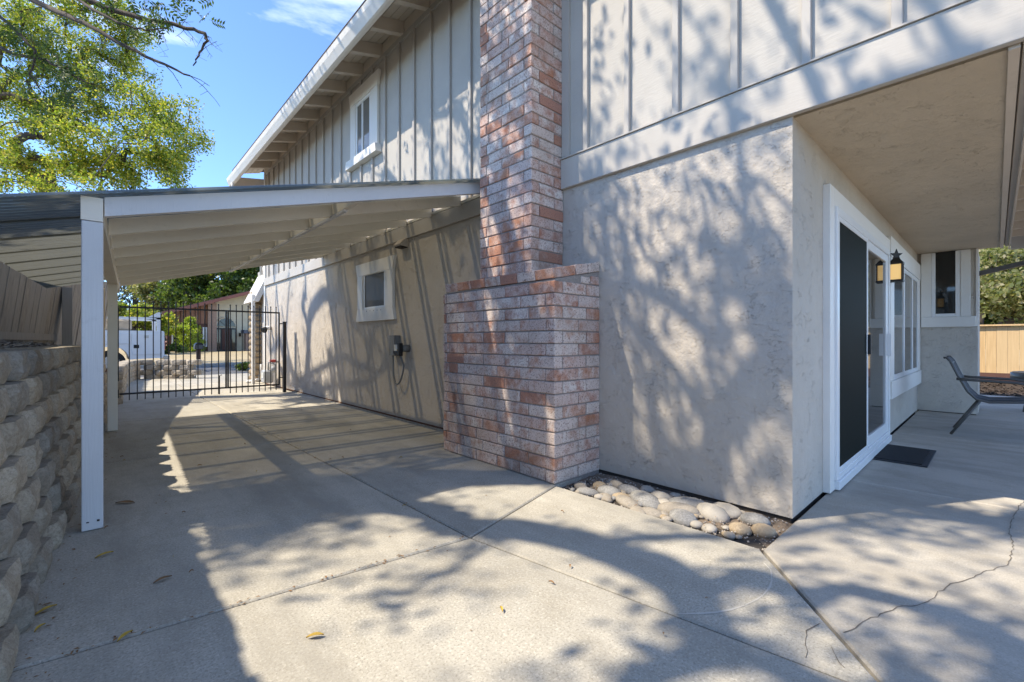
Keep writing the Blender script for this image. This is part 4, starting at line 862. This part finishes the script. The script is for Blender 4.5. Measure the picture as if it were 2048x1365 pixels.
# shade tree on the bank to the left, its crown above the frame: casts the dappled shade on house and paving
def shade_pts(n, sx, sy, z, sd):
    """crown points given by where their shadow falls"""
    r = np.random.default_rng(sd); out = []
    for _ in range(n):
        zz = r.uniform(*z); out.append(((r.uniform(*sx))-.649*zz, (r.uniform(*sy))+.37*zz, zz))
    return out
def shade_clumps(n, sx, sy, z, per, cr_, sd):
    r = np.random.default_rng(sd); out = []
    for c_ in shade_pts(n, sx, sy, z, sd):
        for _ in range(per): out.append(tuple(np.array(c_)+r.normal(size=3)*cr_))
    return out
att = (shade_clumps(24, (3.0, 6.4), (-1.2, 3.0), (6.2, 10.0), 4, .30, 31)+shade_clumps(11, (1.9, 4.8), (-2.6, .7), (5.6, 9.5), 4, .36, 32)+shade_clumps(14, (4.6, 6.6), (2.3, 7.0), (6.5, 10), 3, .40, 33)
       +shade_clumps(8, (.9, 2.6), (-.9, 1.1), (5.5, 9), 4, .24, 38)+shade_clumps(8, (2.9, 4.2), (.6, 2.4), (5.8, 9), 4, .22, 39)+shade_pts(26, (.7, 2.6), (-.6, 2.2), (5.6, 8.5), 90)+shade_pts(24, (2.6, 6.2), (-2.2, 2.6), (5.6, 9), 91)+shade_clumps(14, (.3, 2.4), (2.85, 3.7), (5.6, 8.5), 6, .22, 35))
tree('shade_tree', 'leafy tree on the bank beside the driveway, branches overhanging the drive', 'tree', (-3.6, 5.6, 1.2),
     [(-3.6, 5.6, 1.1), (-3.5, 5.6, 2.6), (-3.3, 5.65, 4.2), (-3.0, 5.7, 5.6), (-2.6, 5.7, 6.6)], att, 34, .16, .11, .5, 'leaf_dark', 41, .015, hide=True, power=.5)
# second tree on the bank: thin limbs, sparse dark leaves hanging into the top left of the view
att = shade_clumps(26, (2.8, 5.4), (6.0, 12.2), (8.5, 12), 2, .5, 51)
o2, tips = tree('pistache_tree', 'dark-leaved tree with bare branch tips hanging in at top left', 'tree', (-3.6, 13.2, 1.0),
     [(-3.6, 13.2, .9), (-3.5, 13.2, 3), (-3.2, 13.1, 5), (-2.8, 13.0, 6.6)], att, 7, .22, .12, .42, 'leaf_dark', 61, .030, hide=True, power=.5)
def limb(pts, r0, r1, twigs, seed):
    r = random.Random(seed); P_ = [at(*p) for p in pts]; mb = MB(); n = len(P_); fine = []
    for i in range(n-1):
        for k in range(4): t_ = k/4; fine.append(P_[i].lerp(P_[i+1], t_)+Vector((r.uniform(-1, 1), r.uniform(-1, 1), r.uniform(-1, 1)))*.015)
    fine.append(P_[-1]); m_ = len(fine); mb.tube(fine, [r0+(r1-r0)*i/(m_-1) for i in range(m_)], 7)
    ends = []
    for i in range(twigs):
        q = fine[r.randrange(m_//4, m_)]; l = r.uniform(.12, .42); d = Vector((r.uniform(-.6, 1), r.uniform(-1, .6), r.uniform(-1, .35))).normalized(); mid = q+d*l*.5+Vector((0, 0, r.uniform(-.04, .04))); e = q+d*l
        mb.tube([q, mid, e], [r1*.55, r1*.42, r1*.25], 4, False); ends.append(e)
        for _ in range(2): g_ = mid.lerp(e, r.random()); f_ = g_+Vector((r.uniform(-1, 1), r.uniform(-1, 1), r.uniform(-1, .2)))*l*.35; mb.tube([g_, f_], [r1*.3, r1*.2], 4, False)
    mb.build('limb', 'bark', o2, True); return fine, ends
D = 6.2
limb([(-160,-120,D+2.4),(0,-30,D+1),(120,25,D+.3),(165,45,D),(250,92,D-.2),(330,130,D-.3),(380,152,D-.35)], .050, .010, 9, 1)
limb([(-160,-120,D+2.4),(60,-70,D+.6),(150,-8,D),(230,22,D),(300,42,D-.1),(360,52,D-.1),(410,68,D-.2),(414,82,D-.2),(400,105,D-.2),(386,132,D-.2)], .048, .007, 26, 2)
limb([(150,-8,D),(200,28,D-.3),(250,52,D-.4),(290,60,D-.4),(335,58,D-.4)], .022, .006, 14, 3)
limb([(-60,60,D+1.6),(30,110,D+1.2),(90,120,D+1),(140,150,D+.9),(190,170,D+.9)], .03, .007, 10, 4)
limb([(-60,-20,D+1.4),(20,50,D+1),(70,100,D+.9),(60,150,D+.9),(90,190,D+.9)], .03, .007, 10, 5)
# compound leaves on the near limbs: pairs of leaflets along a drooping stalk
def pinnate(centres, seed, per, spread):
    r = np.random.default_rng(seed); V = []; F = []; st_ = MB()
    for c_ in centres:
        for _ in range(per):
            b_ = np.array(c_)+r.normal(size=3)*spread; d = r.normal(size=3); d[2] = -abs(d[2])*.8-.25; d /= np.linalg.norm(d); sd = np.cross(d, r.normal(size=3)); sd /= np.linalg.norm(sd); nn = np.cross(d, sd); L_ = r.uniform(.16, .24)
            st_.tube([b_, b_+d*L_], [.002, .0012], 3, False)
            for k in range(5):
                for s_ in (-1, 1):
                    p = b_+d*L_*(.2+.2*k); dr_ = d*.55+sd*s_*.85; dr_ /= np.linalg.norm(dr_); l = .075*r.uniform(.75, 1.15); w_ = np.cross(dr_, nn)*.014+nn*r.normal()*.004; i = len(V)
                    V += [p, p+dr_*l*.45+w_, p+dr_*l-nn*.012, p+dr_*l*.45-w_]; F.append((i, i+1, i+2, i+3))
    ob = MB(); ob.v = [tuple(v) for v in V]; ob.f = F; ob.build('foliage', 'leaf_dark', o2); tag(st_.build('leaf_stalks', 'bark', o2), kind='stuff')
pin = [at(u, v, D+r_) for u, v, r_ in ((150,12,.1),(175,5,0),(205,10,0),(235,8,0),(262,12,-.1),(285,22,-.1),(305,30,-.1),(320,5,0),(345,8,0),(372,15,0),(395,4,0),(415,10,0),(295,50,-.2),(330,48,-.2),(350,40,-.1),(270,38,-.2),(240,-15,0),(300,-20,0),(360,-15,0))]
pinnate(pin, 5, 3, .09)
pin2 = [at(float(rng.uniform(-30, 150)), float(rng.uniform(20, 230)), D+float(rng.uniform(.7, 1.6))) for _ in range(44)]+[at(float(rng.uniform(90, 215)), float(rng.uniform(110, 180)), D+.9) for _ in range(14)]
pinnate(pin2, 6, 3, .11)
# trees across the street behind the neighbour's house
def bgtree(name, label, u, v, d, rx, rz_, n, leafm, seed, size=.42, per=12, nl=60, cat='tree'):
    c_ = at(u, v, d); base = (c_.x, c_.y, .3); att = clumps((c_.x, c_.y, c_.z), (rx, rx, rz_), n, rx*.14, per, seed, .35)
    tk = [base, (base[0], base[1], c_.z*.25), (base[0]+.2, base[1], c_.z*.5), (base[0], base[1], c_.z*.75)]
    return tree(name, label, cat, base, tk, att, nl, rx*.085, size, .6, leafm, seed, .03, group='trees across the street')
bgtree('shade_tree', 'broad dark green tree rising behind the brown house', 440, 560, 58, 6.5, 5.5, 36, 'leaf_mid', 71)
bgtree('shade_tree', 'lighter green tree left of the brown house roof', 330, 590, 62, 5.0, 4.4, 26, 'leaf_olive', 72)
bgtree('shade_tree', 'dark tree at the right, partly hidden by the house eave', 520, 570, 55, 5.0, 5.0, 26, 'leaf_dark', 73)
bgtree('garden_shrub', 'low bushy shrub behind the parked truck', 262, 640, 30, 1.9, 1.0, 14, 'leaf_camphor', 74, .20, 8, 50, 'shrub')
bgtree('garden_shrub', 'green hedge bush between truck and brown house', 320, 655, 33, 1.6, .9, 12, 'leaf_lime', 75, .18, 8, 50, 'shrub')
c_ = at(270, 620, 70); base = (c_.x, c_.y, .3); att = []
for k in range(22):
    z = 3+k*.62; r_ = 4.2*(1-k/23)
    for j in range(9): a = j*.698+k*.4; att.append((c_.x+r_*math.cos(a), c_.y+r_*math.sin(a), z-.2*r_)); att.append((c_.x+r_*.55*math.cos(a), c_.y+r_*.55*math.sin(a), z-.1*r_))
tree('fir_tree', 'dark thin conifer standing far left of the brown house', 'tree', base, [base, (base[0], base[1], 4), (base[0], base[1], 8), (base[0], base[1], 12), (base[0], base[1], 16.5)], att, 16, .32, .5, .25, 'leaf_fir', 76, .02)
c_ = at(380, 690, 35.5); base = (c_.x, c_.y, .2); att = []
for _ in range(170):
    z = random.uniform(.05, 2.7); r_ = 1.0*(1-(z/2.85)**1.6)*random.uniform(.55, 1.0)+.08; a = random.uniform(0, 6.28); att.append((c_.x+r_*math.cos(a), c_.y+r_*math.sin(a), .25+z))
tree('conifer_shrub', 'cone-shaped lime green shrub in front of the brown house', 'shrub', base, [base, (base[0], base[1], 1), (base[0], base[1], 2.4)], att, 45, .10, .12, .5, 'leaf_lime', 77, .01)
c_ = at(338, 700, 31); base = (c_.x, c_.y, .15)
tree('ground_shrub', 'small green bush at the lawn edge near the truck', 'shrub', base, [base, (base[0], base[1], .4)], clumps((c_.x, c_.y, .5), (.8, .6, .3), 10, .12, 6, 78), 40, .08, .12, .6, 'leaf_mid', 78, .006)
c_ = at(492, 742, 17); base = (c_.x, c_.y, .0)
tree('ground_shrub', 'low leafy plant at the kerb left of the stone pier', 'shrub', base, [base, (base[0], base[1], .15)], clumps((c_.x, c_.y, .12), (.4, .3, .1), 6, .07, 5, 79), 30, .05, .08, .6, 'leaf_mid', 79, .004)
# trees past the cedar fence
for u, v, d, rx, rz_, n, lm, sd, lb in ((2000, 640, 19.5, 1.6, 1.0, 26, 'leaf_mid', 84, 'low green bush just over the cedar fence cap'), (2080, 640, 19.0, 1.6, 1.0, 22, 'leaf_olive', 87, 'low brownish bush at the right end of the cedar fence'), (2010, 570, 15.8, 1.9, 1.5, 26, 'leaf_olive', 81, 'pale dry-leaved tree behind the cedar fence'), (2100, 480, 18.5, 2.6, 2.2, 30, 'leaf_mid', 82, 'green tree at the right edge behind the cedar fence'), (1960, 540, 19.0, 2.2, 2.4, 26, 'leaf_camphor', 83, 'yellow-green tree behind the patio wing'), (2200, 600, 20.0, 3.2, 2.4, 24, 'leaf_mid', 86, 'bushy green tree far right beyond the fence')):
    c_ = at(u, v, d); base = (c_.x, c_.y, 0); att = clumps((c_.x, c_.y, c_.z), (rx, rx, rz_), n, rx*.15, 9, sd, .25)
    tree('garden_tree', lb, 'tree', base, [base, (base[0], base[1]+.1, c_.z*.3), (base[0]+.1, base[1], c_.z*.6)], att, 46, rx*.10, .17, .55, lm, sd, .016, group='trees past the patio')

# ================================================================ FALLEN LEAVES
def fleaf(x, y, l, ang, mat, label, z=.004):
    V = []; n = 5
    for i in range(n+1):
        t_ = i/n; w_ = l*.16*math.sin(math.pi*min(1, t_*1.02))**.8; zz = z+.006*math.sin(math.pi*t_)+.004*t_; V += [((t_-.5)*l, -w_, zz+.005), ((t_-.5)*l, 0, zz), ((t_-.5)*l, w_, zz+.005)]
    F = [(3*i+j, 3*i+j+1, 3*i+j+4, 3*i+j+3) for i in range(n) for j in range(2)]
    mb = MB(); mb.add([(x+v[0]*math.cos(ang)-v[1]*math.sin(ang), y+v[0]*math.sin(ang)+v[1]*math.cos(ang), v[2]) for v in V], F)
    return tag(mb.build('fallen_leaf', mat, smooth=True), label, 'leaf', 'fallen leaves on the paving')
fleaf(.587, 1.71, .062, -.55, 'dry_leaf', 'largest bright yellow fallen leaf on the sunlit slab')
fleaf(.071, 2.187, .06, .7, 'dry_leaf', 'yellow fallen leaf by the slab joint in the shade'); fleaf(-.158, 2.617, .07, .5, 'dry_leaf', 'yellow fallen leaf against the block wall foot'); fleaf(-.165, 2.47, .045, .9, 'dry_leaf', 'small yellow leaf nearest the block wall')
fleaf(.214, 2.589, .07, .2, 'brown_leaf', 'curled brown leaf left of the sunlit patch'); fleaf(.129, 3.994, .13, -.75, 'brown_leaf', 'long brown leaf in the shade behind the front post'); fleaf(.02, 3.09, .075, .3, 'dry_leaf', 'ochre leaf in front of the carport post')
for _ in range(24):
    x, y = random.uniform(-.1, 2.4), random.uniform(.6, 7.5); fleaf(x, y, random.uniform(.015, .035), random.uniform(0, 6.28), random.choice(['dry_leaf', 'brown_leaf', 'brown_leaf']), 'tiny dry leaf scrap scattered on the driveway')

lt = MB()
for _ in range(420):
    k = random.random()
    if k < .45: y = random.uniform(1.2, 8.5); x = wall_foot(y)+abs(random.gauss(.03, .05))
    elif k < .65: x = 1.52+random.gauss(0, .012); y = random.uniform(2.0, 8)
    elif k < .8: x = random.uniform(-.1, 1.5); y = 2.2-.13*x+random.gauss(0, .012)
    elif k < .9: x = random.uniform(2.6, 3.08); y = random.uniform(.9, 2.2)
    else: x = random.uniform(-.1, 2.4); y = random.uniform(.8, 8)
    a = random.uniform(0, 6.28); l = random.uniform(.004, .013); w_ = l*random.uniform(.2, .5); z = random.uniform(.002, .005); c_, s_ = math.cos(a), math.sin(a)
    lt.add([(x-c_*l, y-s_*l, z), (x-s_*w_, y+c_*w_, z+.003), (x+c_*l, y+s_*l, z+.002), (x+s_*w_, y-c_*w_, z+.004)], [(0, 1, 2, 3)])
tag(lt.build('leaf_litter', 'brown_leaf'), 'fine brown leaf litter along wall foot and slab joints', 'litter', kind='stuff')
